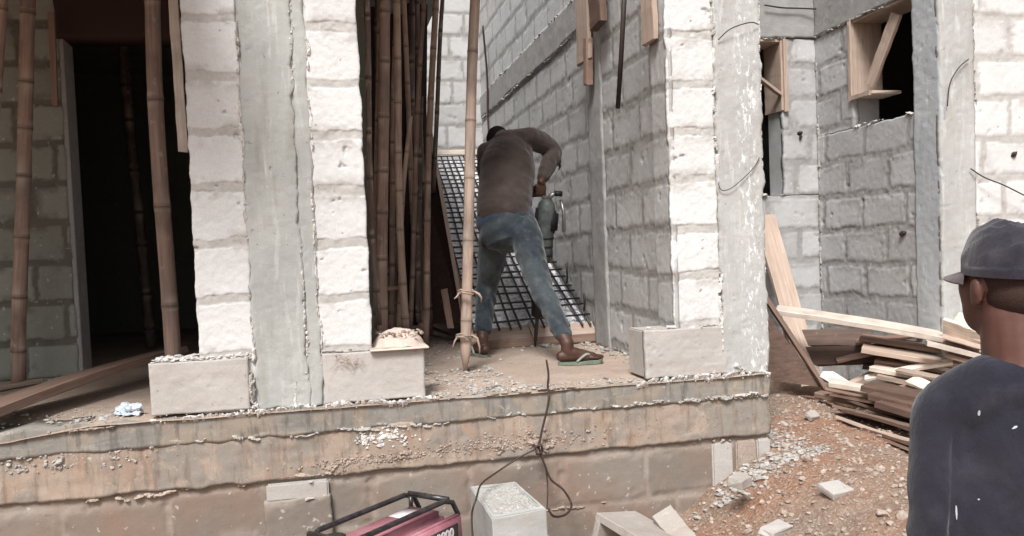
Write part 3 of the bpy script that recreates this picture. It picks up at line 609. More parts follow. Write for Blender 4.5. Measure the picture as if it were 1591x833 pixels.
# the cluster behind the left pillar
GC = 'bamboo poles bundled upright behind the pillar'
CL = [  # top px, bottom px, Y, r, mat, label
 ((566, 0), (592, 505), 5.2, .020, M_bamboo_dk, 'thin dark pole of the bundle, tight against the edge of the white pillar'),
 ((601, -5), (597, 528), 5.5, .036, M_bamboo, 'thickest brown bamboo of the bundle, second pole from the white pillar'),
 ((612, -5), (634, 512), 5.7, .027, M_bamboo2, 'pale jointed bamboo of the bundle slanting towards its foot behind the mortar heap'),
 ((603, 250), (622, 420), 6.2, .020, M_bamboo, 'short reddish bamboo leaning between the two stoutest poles of the bundle'),
 ((676, -5), (664, 535), 5.9, .025, M_bamboo, 'slender brown bamboo at the right side of the bundle, in front of the leaning sheet'),
 ((690, -5), (676, 300), 6.6, .018, M_bamboo_dk, 'thin blackish pole crossing at the top right of the bundle'),
 ((584, -5), (606, 500), 6.3, .024, M_bamboo_dk, 'dark pole half hidden behind the thickest bamboo'),
 ((640, -5), (648, 505), 6.5, .030, M_bamboo_dk, 'dark pole in the middle of the bundle beside the blackened board'),
 ((655, 150), (652, 500), 6.1, .022, M_bamboo_dk, 'weathered greyish pole in the middle right of the bundle'),
 ((618, -5), (610, 515), 6.0, .021, M_bamboo, 'mid brown pole crossing behind the thickest bamboo of the bundle'),
 ((660, -5), (640, 508), 5.95, .019, M_bamboo, 'thin brown pole leaning left through the middle of the bundle'),
 ((629, -5), (655, 515), 6.15, .020, M_bamboo2, 'pale thin pole leaning right through the middle of the bundle'),
 ((592, -5), (586, 510), 5.6, .017, M_bamboo, 'thin brown pole between the white pillar and the thickest bamboo'),
 ((648, -5), (672, 520), 6.3, .019, M_bamboo_dk, 'dark thin pole whose foot stands right of the slender bamboo'),
 ((634, 180), (622, 512), 5.9, .018, M_bamboo2, 'short pale cane low in front of the blackened boards'),
 ((622, 300), (613, 520), 6.4, .02, M_bamboo, 'thin brown pole low in the bundle between the pale and the thickest bamboo'),
]
for i, (t, b, Y, r, m, lb) in enumerate(CL):
    q = P(*b, Y=Y+.15)
    bamboo('bamboo_pole', q, P(*t, Y=Y-.1), r, r*.85, m, lb, GC, .02, .24, seed=20+i, ext=1.0 if t[1] > 50 else 1.25)
# blackened boards and sheets behind the bundle
GB = 'blackened boards standing behind the bamboo bundle'
def vb(x0, y0, x1, y1, Y, wpx, mat, lb, grp=GB, name='dark_board', th=.025, ext=1.2):
    a = P(x1, y1, Y=Y+.1); b = P(x0, y0, Y=Y); b = a+(b-a)*ext
    wd = wpx*Y*1.03/FPX
    return board(name, a, b, wd, th, mat, (1, .15, 0), label=lb, cat='board', group=grp, seed=int(x0))
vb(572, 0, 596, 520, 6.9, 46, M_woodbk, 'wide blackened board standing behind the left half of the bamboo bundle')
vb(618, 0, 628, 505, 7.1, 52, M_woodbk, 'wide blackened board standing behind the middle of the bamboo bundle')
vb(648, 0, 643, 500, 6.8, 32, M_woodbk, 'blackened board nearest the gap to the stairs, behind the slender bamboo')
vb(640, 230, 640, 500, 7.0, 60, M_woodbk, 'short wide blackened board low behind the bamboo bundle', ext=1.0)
vb(647, 215, 655, 500, 6.25, 11, M_wooddk, 'narrow brown slat standing among the poles of the bundle', ext=1.0)
# leaning sheet beside the stair with a light cut edge
A = P(720, 500, Y=6.3); B = P(668, 205, Y=6.9); Cc = P(640, 505, Y=6.5)
mb = MB(); n = Vector((.02, .03, 0)); D_ = P(636, 210, Y=7.1)
mb.add([A, B, D_, Cc, A+n, B+n, D_+n, Cc+n], [(0, 3, 2, 1), (4, 5, 6, 7), (0, 1, 5, 4), (1, 2, 6, 5), (2, 3, 7, 6), (3, 0, 4, 7)])
sh = mb.obj('formwork_sheet', M_woodbk, label='blackened formwork sheet leaning against the rebar mat with a pale cut edge', cat='plywood sheet')
board('cut_edge', A+Vector((.004, -.006, 0)), B+Vector((.004, -.006, 0)), .03, .012, M_wood, (1, 0, 0), sh)
board('wood_offcut', P(700, 510, Y=6.1), P(690, 450, Y=6.2), .05, .02, M_woodbr, (1, 0, 0), label='short brown offcut leaning on the blackened sheet beside the pale bamboo', cat='board')
board('timber_lath', P(620, 490, Z=.12), P(715, 525, Z=.03), .045, .025, M_woodbr, (0, 1, 0), label='brown lath lying on the floor from the bundle towards the pale bamboo pole', cat='board')
board('timber_lath', P(584, 486, Z=.02+.2), P(600, 535, Z=.02), .02, .015, M_woodpale, (1, 0, 0), label='thin pale stick leaning beside the edge of the white pillar', cat='board')
board('timber_lath', P(585, 450, Y=5.9), P(622, 447, Y=5.9), .025, .02, M_woodbr, (0, 0, 1), label='short crosspiece tied across the lower part of the bamboo bundle', cat='board')
mb = MB(); mb.box((.43, 6.75, .01), (.64, 6.95, .22), .02); mb.obj('concrete_block', M_base, label='grey block standing on the floor among the feet of the bamboo bundle', cat='block')
board('hanging_lath', P(285, 236, Y=4.35), P(267, -30, Y=4.35), .045, .02, M_woodpale, (1, 0, 0), label='pale narrow lath hanging down beside the left edge of the wide white pillar', cat='board')
board('short_batten', P(86, 165, Y=5.7), P(80, 20, Y=5.7), .035, .03, M_woodbr, (1, 0, 0), label='short brown batten fixed beside the top of the dark doorway', cat='board')
board('scaffold_plank', P(-60, 655, Z=.05)+Vector((0, 0, 0)), P(262, 548, Z=.14), .27, .045, M_woodbr, (0, 1, 0), warp=.02, label='long brown plank lying across the floor in front of the dark doorway', cat='plank')
board('timber_strip', P(-20, 607, Z=.02), P(60, 592, Z=.02), .06, .02, M_wood, (0, 1, 0), label='light strip of wood on the floor behind the long plank at the left edge', cat='board')
# formwork pieces hanging at the top of the stairwell
hg = board('hanging_formwork_board', P(1010, 66, X=1.715), P(1006, -60, X=1.715), .16, .03, M_wood, (0, 1, 0), label='light timber board hanging at the top left of the streaked pillar', cat='board')
board('hanging_formwork_board', P(908, 96, X=1.80), P(903, -60, X=1.80), .26, .03, M_wood, (0, 1, 0), label='light timber board fixed high on the side wall above the worker', cat='board')
board('hanging_prop_stub', P(914, 132, X=1.80), P(914, 60, X=1.80), .07, .05, M_woodbr, (0, 1, 0), label='broken brown stub of a post under the board high on the side wall', cat='board')
board('dark_post', P(930, 40, X=1.78), P(924, -60, X=1.78), .22, .05, M_wooddk, (0, 1, 0), label='dark upright post at the top of the side wall beside the light board', cat='board')
mb = MB(); mb.tube([P(960, 168, X=1.70), P(965, 90, X=1.68), P(972, -40, X=1.66)], .014, 8); mb.obj('steel_rod', M_iron, smooth=True, label='thin black rod hanging down in front of the side wall, left of the pillar', cat='rod')

# ------------------------------------------------------------------ stair formwork, sheet and rebar mat
S0y, S1y, S0z, S1z = 5.93, 9.6, .12, 1.78
def sp(u, v, off=0):   # u across 0..1, v up the flight 0..1
    x0 = .99+.20*v; x1 = 1.91
    return Vector((x0+(x1-x0)*u, S0y+(S1y-S0y)*v-off*.45, S0z+(S1z-S0z)*v+off*.9))
stf = thing('stair_formwork', (1.4, 6.2, 0), 'sloping timber formwork of the new stair with a pale plank across its foot', 'stair formwork')
V = [sp(0, 0, -.04), sp(1, 0, -.04), sp(1, 1, -.04), sp(0, 1, -.04)]; V += [v-Vector((0, 0, .03)) for v in V]
mb = MB(); mb.add(V, [(0, 1, 2, 3), (7, 6, 5, 4), (0, 4, 5, 1), (1, 5, 6, 2), (2, 6, 7, 3), (3, 7, 4, 0)]); mb.obj('deck', M_woodbr, stf)
board('riser_board', (.98, 5.86, .08), (1.42, 5.87, .08), .15, .03, M_wood, (0, .8, .6), stf)
board('riser_board', (1.43, 5.87, .08), (1.91, 5.88, .09), .15, .03, M_wood, (0, .8, .6), stf)
board('riser_board', (.98, 5.80, .03), (1.91, 5.81, .035), .06, .025, M_woodbr, (0, .3, 1), stf)
board('side_board', sp(0, 0, -.02), sp(0, 1, -.02), .16, .03, M_woodbr, (0, -.45, .9), stf)
board('side_board', sp(0, 1, .05)+Vector((-.02, 0, .03)), sp(1, 1, .05)+Vector((0, 0, .03)), .05, .03, M_woodpale, (0, 0, 1), stf)
nu, nv = 60, 230; U_, V_ = np.meshgrid(np.linspace(0, 1, nu), np.linspace(0, 1, nv), indexing='ij')
off = .016*fbm(U_*.8, V_*3.6, 9, 91, 4)+.016*np.abs(fbm(U_*.8, V_*3.6, 22, 92, 3))
G = np.stack([(.99+.20*V_)+(1.91-(.99+.20*V_))*U_, S0y+(S1y-S0y)*V_-off*.45, S0z+(S1z-S0z)*V_+off*.9-.012], -1).reshape(-1, 3)
ix = np.arange(nu*nv).reshape(nu, nv); GF = np.stack([ix[:-1, :-1], ix[1:, :-1], ix[1:, 1:], ix[:-1, 1:]], -1).reshape(-1, 4)
def foil_mat():
    s = NT('white_polythene'); p = s.pos(); n = s.noise(p, 24, 4, .6, .8)
    s.bump(n, 1.0, .03); return s.out(s.mix(s.rng(n, .36, .50), (.40, .42, .48), (.95, .95, .97)), .3, .6)  # grey folds and white glints of the crumples painted into the colour
fo = mesh('polythene_sheet', G, GF, foil_mat(), None, True, label='crumpled white polythene sheet lining the stair slope under the rebar mat', cat='plastic sheet')
rm_ = thing('rebar_mat', (1.4, 6.2, .1), 'dark steel rebar mat tied in a grid over the sloping stair behind the worker', 'rebar mat')
for i in range(11):
    u = .02+i*.096+random.uniform(-.012, .012); mb = MB()
    pts = [sp(u+random.uniform(-.008, .008), v, .035) for v in np.linspace(-.015, 1.0, 8)]; mb.tube(pts, .0085, 6); mb.obj('main_bar', M_steel, rm_, True)
for j in range(30):
    v = .015+j*.0335+random.uniform(-.006, .006); mb = MB(); dz = random.uniform(-.009, .009)
    pts = [sp(u, v+dz*(u-.5)*2, .052+random.uniform(-.003, .003)) for u in (-.01, .25, .5, .75, 1.0)]; mb.tube(pts, .0075, 6); mb.obj('cross_bar', M_steel, rm_, True)
for j in range(7):       # bar ends rising beside the side wall
    v = .04+j*.12; mb = MB(); p = sp(.985, v, .03); mb.tube([p, p+Vector((.0, -.02, .05)), p+Vector((-.01, -.05, .13+.03*random.random()))], .009, 6); mb.obj('starter_bar', M_steel, rm_, True)

# ------------------------------------------------------------------ jackhammer
jh = thing('jackhammer', (1.42, 5.9, 0), 'grey green electric breaker held upright by the worker, its chisel on the floor', 'jackhammer')
M_tool = plain_mat('tool_paint', (.06, .075, .068), .6, .4, .2, c2=(.14, .155, .145)); M_blk = plain_mat('black_rubber', (.014, .014, .016), .55, .4); M_silver = plain_mat('worn_steel', (.36, .36, .36), .4, .5, .8, .3)
jt = P(850, 309, Y=5.52); jb = P(831, 537, Y=5.72); jb.z = .005; ax = (jt-jb).normalized()
def jp(d): return jb+ax*d
JL = (jt-jb).length
mb = MB(); mb.tube([jp(0), jp(.05), jp(.12), jp(.32)], [.004, .014, .014, .014], 8); mb.obj('chisel', M_iron, jh, True)
mb = MB(); mb.tube([jp(.22), jp(.23), jp(.36), jp(.40), jp(.42)], [.03, .046, .05, .035, .03], 14); mb.obj('tool_holder', M_blk, jh, True)
mb = MB(); mb.tube([jp(.41), jp(.43), jp(.60), jp(.62)], [.03, .042, .046, .04], 16); mb.obj('barrel', M_tool, jh, True)
mb = MB(); mb.tube([jp(.60), jp(.62), jp(.70), jp(JL-.08), jp(JL-.03), jp(JL)], [.04, .060, .066, .064, .055, .03], 18); mb.obj('motor_housing', M_tool, jh, True)
R_j = Matrix((Vector((1, -.15, 0)).normalized(), ax.cross(Vector((1, -.15, 0))).normalized(), ax)).transposed()
bm = bmesh.new(); bmesh.ops.create_cube(bm, size=1)
for v in bm.verts: v.co = Vector((v.co.x*.10+.035, v.co.y*.11, v.co.z*.15))
bmesh.ops.bevel(bm, geom=bm.edges[:], offset=.018, segments=3, affect='EDGES'); mb = MB(); mb.bm(bm, Matrix.Translation(jp(JL-.16)) @ R_j.to_4x4()); mb.obj('gearbox', M_blk, jh, True)
mb = MB(); mb.tube(smooth([jp(JL-.06)+Vector((-.07, -.02, 0)), jp(JL-.22)+Vector((-.075, -.05, 0)), jp(JL-.4)+Vector((-.03, -.06, 0))]), .010, 7); mb.obj('strap', M_blk, jh, True)
for d in (.66, .72, .78): mb = MB(); mb.tube([jp(d), jp(d+.012)], [.069, .069], 18); mb.obj('cooling_ring', M_blk, jh, True)
for s_ in (-1, 1):
    mb = MB(); e = jp(JL-.01); lat = Vector((1, -.15, 0))
    mb.tube([e, e+lat*s_*.03+ax*.035, e+lat*s_*.06+ax*.045], .016, 10); mb.obj('handle_bracket', M_silver, jh, True)
    mb = MB(); mb.tube([e+lat*s_*.045+ax*.045, e+lat*s_*(.10 if s_ > 0 else .17)+ax*.04], .019, 10); mb.obj('handle_grip', M_blk, jh, True)
mb = MB(); e = jp(JL-.03); mb.tube([e+Vector((.10, 0, .02)), e+Vector((.115, -.01, -.06)), e+Vector((.112, -.01, -.20))], .012, 8); mb.obj('side_lever', M_silver, jh, True)

# ------------------------------------------------------------------ generator
M_red = plain_mat('faded_red_paint', (.28, .07, .10), .6, .35, 0, .2, 7, .2, (.42, .23, .25)); M_blkp = plain_mat('black_enamel', (.012, .010, .012), .3, .5, 0, .1, 30, .1, (.05, .045, .045)); M_whitep = plain_mat('white_paint', (.72, .66, .68), .5)
zt = -.38; gA = P(642, 764, Z=zt); gB = P(690, 777, Z=zt); dirn = (P(470, 834, Z=zt)-gA).normalized(); wd_ = (gB-gA)-dirn*(gB-gA).dot(dirn); wd_ = wd_.normalized()*.22; dn = Vector((0, 0, -1))
gB = gA+wd_
gen = thing('generator', (gA+dirn*.3+wd_*.5+dn*.5), 'red petrol generator in a black tube frame, cut off by the bottom edge', 'generator')
LG = .66
fr_ = MB(); bot = .47
for (a0, sgn) in ((gA, 0), (gB, 1)):
    far_ = a0; near = a0+dirn*LG
    outv = -dirn
    pts = [near+dn*bot, near+dn*.10, near+dn*.03-dirn*.02, near-dirn*.08]+[near-dirn*(LG*.5)]+[far_+dirn*.06, far_+dn*.02, far_-dirn*.035+dn*.08, far_-dirn*.045+dn*.2, far_-dirn*.045+dn*bot]
    fr_.tube(pts, .0115, 10)
fr_.tube([gA+dirn*.03, gA+dirn*.03+wd_], .013, 10); fr_.tube([gA+dirn*(LG-.03), gA+dirn*(LG-.03)+wd_], .013, 10)
for q in (0, 1): fr_.tube([gA+wd_*q-dirn*.045+dn*bot, gA+wd_*q+dirn*LG+dn*bot], .014, 8)
fr_.tube([gA-dirn*.045+dn*bot, gB-dirn*.045+dn*bot], .014, 8); fr_.tube([gA+dirn*LG+dn*bot, gB+dirn*LG+dn*bot], .014, 8)
fr_.obj('tube_frame', M_blkp, gen, True)
mb = MB(); mb.tube([gA+wd_*.12+dirn*.05+dn*.005, gA+wd_*.12+dirn*.05+dn*.06], .010, 8); mb.obj('frame_bracket', M_blkp, gen, True)
R3 = Matrix((dirn, wd_.normalized(), -dn)).transposed()
def gbox(name, l0, l1, w0, w1, z0, z1, mat, bev, parent=gen):
    bm = bmesh.new(); bmesh.ops.create_cube(bm, size=1)
    for v in bm.verts: v.co = Vector(((l0+l1)/2+v.co.x*(l1-l0), (w0+w1)/2+v.co.y*(w1-w0), (z0+z1)/2+v.co.z*(z1-z0)))
    bmesh.ops.bevel(bm, geom=bm.edges[:], offset=bev, segments=4, affect='EDGES')
    T = Matrix.Translation(gA) @ R3.to_4x4(); mb = MB(); mb.bm(bm, T); return mb.obj(name, mat, parent, True)
tank = gbox('fuel_tank', .05, LG-.06, .02, .245, -.155, -.035, M_red, .035)
gbox('tank_seam', .035, LG-.045, .010, .258, -.125, -.113, M_whitep, .005, tank)
gbox('tank_label', .12, .24, .06, .15, -.0355, -.0335, M_whitep, .0008, tank)
mb = MB(); c = gA+dirn*.60+wd_*.5+dn*.03; mb.tube([c, c+Vector((0, 0, .03))], [.045, .042], 20); mb.obj('fuel_cap', M_blkp, tank, True)
gbox('control_panel', .0, .34, .235, .272, -.30, -.062, M_red, .01)
pan = gbox('panel_plate', .035, .24, .268, .2745, -.28, -.088, M_blkp, .003)
gbox('engine', .08, .55, .04, .21, -.46, -.165, M_blkp, .04)
gbox('recoil_cover', .36, .60, .20, .235, -.42, -.18, M_red, .03)
fc = bpy.data.curves.new('txt', 'FONT'); fc.body = '3800'; fc.size = .058; fc.extrude = .0012; fc.align_x = 'RIGHT'; fc.offset = .002
to = bpy.data.objects.new('txt', fc); COL.objects.link(to)
bpy.context.view_layer.update()
tm = bpy.data.meshes.new_from_object(to.evaluated_get(bpy.context.evaluated_depsgraph_get())); bpy.data.objects.remove(to)
T = Matrix.Translation(gA+dirn*.07+wd_.normalized()*.275+dn*.142) @ Matrix((-dirn, -dn, wd_.normalized())).transposed().to_4x4()
mesh('model_digits', [T @ v.co for v in tm.vertices], [tuple(p.vertices) for p in tm.polygons], M_whitep, pan)

# ------------------------------------------------------------------ loose concrete blocks
M_grey = concrete_mat('loose_block_concrete', (.40, .40, .38), (.48, .48, .46), (.60, .59, .56), (.36, .29, .22), .3, False)
M_tan = concrete_mat('dusty_block_concrete', (.36, .32, .285), (.44, .40, .36), (.54, .50, .46), (.30, .23, .18), .4, False)
def subbox(bm, T, cuts=8, amp=.003, seed=1):
    bmesh.ops.subdivide_edges(bm, edges=bm.edges[:], cuts=cuts, use_grid_fill=True)
    rg = random.Random(seed)
    for v in bm.verts: v.co += Vector([rg.uniform(-amp, amp) for _ in range(3)])
def hollow_block(name, L, Wd, H, T, mat, seed, **k):
    """block along x, two cells open along z"""
    mb = MB(); w_ = .035; cx = [(-L/2, -L/2+w_), (-w_/2, w_/2), (L/2-w_, L/2)]
    def bx(a, b):
        bm = bmesh.new(); bmesh.ops.create_cube(bm, size=1)
        for v in bm.verts: v.co = Vector([(a[i]+b[i])/2+v.co[i]*(b[i]-a[i]) for i in range(3)])
        bmesh.ops.bevel(bm, geom=bm.edges[:], offset=.004, segments=1, affect='EDGES')
        rg = random.Random(seed)
        for v in bm.verts: v.co += Vector([rg.uniform(-.003, .003) for _ in range(3)])
        mb.bm(bm, T)
    for (a, b) in cx: bx((a, -Wd/2+w_-.002, -H/2), (b, Wd/2-w_+.002, H/2))
    bx((-L/2, -Wd/2, -H/2), (L/2, -Wd/2+w_, H/2)); bx((-L/2, Wd/2-w_, -H/2), (L/2, Wd/2, H/2))
    return mb.obj(name, mat, **k)
# block standing on end, corners from the photograph's ground plan
zt = -.44; q = [P(730, 756, Z=zt), P(765, 806, Z=zt), P(849, 790, Z=zt), P(801, 748, Z=zt)]
cb = thing('concrete_block', (q[0]+q[2])/2+Vector((0, 0, -.44)), 'grey concrete block standing on end in front of the foundation, beside the generator', 'block')
ins = [v+((q[0]+q[2])/2-v)*.16 for v in q]; bt = [v+Vector((0, 0, -.46)) for v in q]; dp = [v+Vector((0, 0, -.008)) for v in ins]
mb = MB(); V = q+ins+bt; Fc = [(0, 1, 5, 4), (1, 2, 6, 5), (2, 3, 7, 6), (3, 0, 4, 7), (0, 8, 9, 1), (1, 9, 10, 2), (2, 10, 11, 3), (3, 11, 8, 0), (8, 11, 10, 9)]
V += dp; Fc += [(4, 5, 13, 12), (5, 6, 14, 13), (6, 7, 15, 14), (7, 4, 12, 15), (12, 13, 14, 15)]
bm = bmesh.new(); bvs = [bm.verts.new(v) for v in V]; [bm.faces.new([bvs[i] for i in f]) for f in Fc]
bmesh.ops.recalc_face_normals(bm, faces=bm.faces[:]); bmesh.ops.bevel(bm, geom=[e for e in bm.edges], offset=.004, segments=2, affect='EDGES'); bmesh.ops.triangulate(bm, faces=bm.faces[:]); bmesh.ops.subdivide_edges(bm, edges=bm.edges[:], cuts=2)
rg = random.Random(3)
for v in bm.verts: v.co += Vector([rg.uniform(-.0015, .0015) for _ in range(3)])
mb.bm(bm); mb.obj('shell', M_grey, cb)
c = (q[0]+q[2])/2
def inquad(n): 
    o = []
    for _ in range(n):
        a, b = random.random(), random.random(); o.append((dp[0]*(1-a)+dp[3]*a)*(1-b)+(dp[1]*(1-a)+dp[2]*a)*b)
    return o
lumps('mortar_fill', inquad(500), RNG.uniform(.003, .010, 500), M_lump, cb, .5, 51)
T = Matrix.Translation(P(1010, 838, Z=-.63)) @ Matrix.Rotation(math.radians(-38), 4, 'Z') @ Matrix.Rotation(math.radians(12), 4, 'Y') @ Matrix.Rotation(math.radians(-20), 4, 'X') @ Matrix.Rotation(math.pi/2, 4, 'Y') @ Matrix.Rotation(math.pi/2, 4, 'Z')
c0 = P(998, 822, Y=3.35)
xa = (P(1060, 850, Y=3.15)-P(945, 784, Y=3.6)).normalized(); ya = Vector((.75, .62, -.12)); ya = (ya-xa*ya.dot(xa)).normalized(); za = xa.cross(ya)
if za.z < 0: za = -za; 
ya = za.cross(xa)
T = Matrix((xa, -za, ya)).transposed().to_4x4(); T.translation = P(1002, 824, Y=3.42)-za*.09
hollow_block('broken_hollow_block', .40, .20, .24, T, M_tan, 5, label='dusty hollow block tipped over with open cells at the foot of the earth heap', cat='block')
board('concrete_shard', P(1028, 796, Y=3.5), P(1072, 850, Y=3.3), .10, .03, M_tan, (.8, .3, .5), label='flat tan concrete shard leaning against the tipped hollow block', cat='shard')
def chunk(px, py, size, mat, lb, yaw=0, name='broken_block', flat=.5, asp=1.4, lift=.3, grp=None, seed=1, tilt=.2, Z=None):
    c = P(px, py, Z=-.45)
    for _ in range(14): c = P(px, py, Z=gzf(c.x, c.y)) if Z is None else P(px, py, Z=Z)
    bm = bmesh.new(); bmesh.ops.create_cube(bm, size=1); rg = random.Random(seed)
    for v in bm.verts: v.co = Vector((v.co.x*size*asp*rg.uniform(.85, 1.1), v.co.y*size*rg.uniform(.8, 1.1), v.co.z*size*flat*rg.uniform(.85, 1.1)))
    bmesh.ops.bevel(bm, geom=bm.edges[:], offset=size*.05, segments=1, affect='EDGES'); bmesh.ops.triangulate(bm, faces=bm.faces[:]); bmesh.ops.subdivide_edges(bm, edges=bm.edges[:], cuts=1)
    for v in bm.verts: v.co += Vector([rg.uniform(-1, 1)*size*.02 for _ in range(3)])
    T = Matrix.Translation(c+Vector((0, 0, size*flat*lift))) @ Matrix.Rotation(yaw, 4, 'Z') @ Matrix.Rotation(tilt, 4, 'X')
    mb = MB(); mb.bm(bm, T); return mb.obj(name, mat, label=lb, cat='rubble piece', group=grp)
chunk(1299, 766, .095, M_base, 'pale half brick lying alone on the red earth heap', yaw=.25, seed=3, flat=.42, tilt=.28)
chunk(1205, 826, .07, M_base, 'small pale chunk at the bottom edge of the earth, left of the capped man', yaw=.5, seed=4, flat=.4, asp=2)
chunk(900, 826, .06, M_base, 'pale broken chunk between the standing block and the tipped hollow block', yaw=.5, seed=5, flat=.8)
chunk(882, 838, .07, M_tan, 'tan broken chunk at the bottom edge right of the standing block', yaw=1.2, seed=6, flat=.8)
chunk(1225, 660, .075, M_base, 'pale flat mortar slab on the debris beside the foundation corner', yaw=.1, seed=7, flat=.25, asp=1.3)
chunk(1150, 752, .08, M_tan, 'tan rounded lump on the crest of the earth heap near the foundation', yaw=.6, seed=8, flat=.6)
chunk(1262, 648, .06, M_tan, 'tan pointed shard sticking up on the earth below the planks', yaw=.4, seed=9, flat=.5, tilt=.6)
# ------------------------------------------------------------------ rubble (uncountable)
pts = []; sz = []
def scatter(n, fx_, s0, s1):
    k = 0
    while k < n:
        x, y = fx_(); 
        if y > 3.96 and x < 2.27: continue
        s_ = s0+(s1-s0)*random.random()**3; pts.append((x, y, gzf(x, y)+s_*.25)); sz.append(s_); k += 1
scatter(4600, lambda: (random.uniform(1.3, 3.3), random.uniform(2.3, 4.8)), .003, .015)
scatter(220, lambda: (random.gauss(2.15, .5), random.gauss(3.2, .5)), .010, .026)
lumps('rubble', pts, sz, M_lumpred, None, .7, 61, kind='stuff', label='loose earth and stone chips scattered over the red heap', cat='rubble')
pts = []; sz = []
scatter(800, lambda: (random.gauss(2.33, .07), random.uniform(3.7, 4.7)), .004, .018)
scatter(380, lambda: (random.gauss(2.05, .12), random.gauss(3.84, .07)), .005, .022)
scatter(300, lambda: (random.uniform(.85, 1.4), random.uniform(3.2, 3.9)), .008, .03)
lumps('mortar_debris', pts, sz, M_lump, None, .5, 62, kind='stuff', label='pale mortar debris dropped beside the foundation corner', cat='rubble')
pts = []; sz = []
def fscat(n, g, s0, s1):
    for _ in range(n):
        x, y = g(); s_ = s0+(s1-s0)*random.random()**3; pts.append((x, y, s_*.3)); sz.append(s_)
fscat(420, lambda: (random.uniform(.46, .95), random.uniform(3.99, 4.9)), .004, .018)
fscat(300, lambda: (random.uniform(.45, 1.55), random.uniform(3.98, 4.12)), .003, .013)
fscat(160, lambda: (random.gauss(1.5, .14), random.gauss(5.85, .1)), .008, .028)
fscat(60, lambda: (random.gauss(1.78, .05), random.uniform(4.5, 6)), .006, .022)
fscat(120, lambda: (random.uniform(-1.7, -.85), random.uniform(4.02, 4.5)), .003, .012)
fscat(90, lambda: (random.gauss(-1.02, .08), random.gauss(4.1, .04)), .005, .018)
fscat(60, lambda: (random.gauss(-1.65, .1), random.uniform(5.6, 5.78)), .006, .02)
fscat(160, lambda: (random.uniform(.4, 1.1), random.uniform(5, 7)), .004, .02)
lumps('floor_crumbs', pts, sz, M_lump, None, .6, 63, kind='stuff', label='crumbs of mortar and broken concrete scattered on the slab', cat='rubble')
# mortar heap on a board, on the base block
mh = thing('mortar_heap', P(625, 535, Z=.25), 'dried mortar heap on a thin board lying on the projecting grey base block', 'mortar heap')
mb = MB(); n_ = 36; V = []; Fc = []
xs = np.linspace(.19, .455, n_); ys = np.linspace(3.965, 4.22, n_)
for i, x in enumerate(xs):
    for j, y in enumerate(ys):
        r = ((x-.33)/.125)**2+((y-4.10)/.12)**2
        z = .252+.085*max(0, 1-r)**.7*(1-.55*math.exp(-(((x-.35)/.05)**2+((y-4.05)/.04)**2)))+.006*float(fbm(x, y, 25, 7, 3)); V.append((x, y, z))
for i in range(n_-1):
    for j in range(n_-1): Fc.append((i*n_+j, (i+1)*n_+j, (i+1)*n_+j+1, i*n_+j+1))
mb.add(V, Fc); M_heap = plain_mat('dried_mortar', (.50, .40, .34), .9, .1, 0, .3, 30, .6, (.63, .53, .46), 'pos', .01); mb.obj('heap', M_heap, mh, True)
mb = MB(); mb.box((.185, 3.955, .240), (.462, 4.225, .2505), .003); mb.obj('board', M_woodpale, mh)
lumps('heap_crumbs', [(.33+random.gauss(0, .05), 4.09+random.gauss(0, .045), .30+random.random()*.02) for _ in range(90)], RNG.uniform(.004, .012, 90), M_lumpred, mh, .7, 64, kind='stuff')
mb = MB()      # dry weeds hanging below the heap
for i in range(26):
    p = Vector((.07+random.uniform(-.05, .07), 3.975, .21+random.uniform(-.03, .03))); d = Vector((random.uniform(-1, 1), -.25, random.uniform(-1, .5)))*.045
    mb.tube([p, p+d*.5+Vector((0, 0, .004)), p+d], [.0018, .0014, .0008], 4)
mb.obj('dry_straw', M_bamboo2, smooth=True, label='wisp of dry straw stuck on the joint beside the projecting base block', cat='straw')
# crumpled plastic bag on the slab
bm = bmesh.new(); bmesh.ops.create_icosphere(bm, subdivisions=4, radius=1); rg = random.Random(2)
for v in bm.verts:
    f = float(fbm(np.array(v.co.x*1.3+v.co.z), np.array(v.co.y*1.3-v.co.z), 1.6, 44, 4)); v.co = Vector((v.co.x*.055, v.co.y*.045, max(-.01, v.co.z*.03)))*(1+.9*f)
mb = MB(); mb.bm(bm, Matrix.Translation(P(203, 638, Z=.025))); mb.obj('plastic_bag', plain_mat('blue_grey_plastic', (.36, .44, .52), .3, .6, 0, .3, 25, .4, (.62, .66, .70)), label='small crumpled bluish plastic bag on the slab, left of the base block', cat='plastic bag')

# ------------------------------------------------------------------ cables and wires
M_cable = plain_mat('dark_cable', (.05, .03, .025), .5, .4)
def cable(name, pts, r, label, mat=None, cat='cable', parent=None):
    mb = MB(); mb.tube(smooth(pts), r, 7); return mb.obj(name, mat or M_cable, parent, True, **({} if parent else dict(label=label, cat=cat)))
FY = 3.93
pc = cable('power_cable', [P(849, 560, Z=.008), P(852, 580, Z=.008), P(851, 600, Z=.009), P(853, 612, Y=FY+.01), P(851, 632, Y=FY), P(843, 665, Y=FY), P(837, 695, Y=FY-.01)], .0055, 'dark power cable hanging over the slab edge and forking against the foundation')
cable('branch', [P(837, 695, Y=FY-.01), P(805, 712, Y=FY-.02), P(770, 735, Y=FY-.05), P(748, 752, Y=3.75), P(740, 775, Y=3.5), P(733, 800, Y=3.48), P(735, 840, Y=3.45)], .0045, '', parent=pc)
cable('branch', [P(837, 695, Y=FY-.01), P(846, 722, Y=FY-.02), P(856, 745, Y=FY-.03), P(876, 762, Y=FY-.05), P(888, 785, Y=FY-.08), P(878, 800, Y=3.7), P(860, 802, Y=3.6), P(852, 790, Y=3.6)], .0055, '', parent=pc)
cable('branch', [P(840, 700, Y=FY-.015), P(847, 725, Y=FY-.03), P(849, 735, Y=FY-.03), P(851, 760, Y=FY-.04), P(850, 790, Y=3.8)], .0035, '', parent=pc)
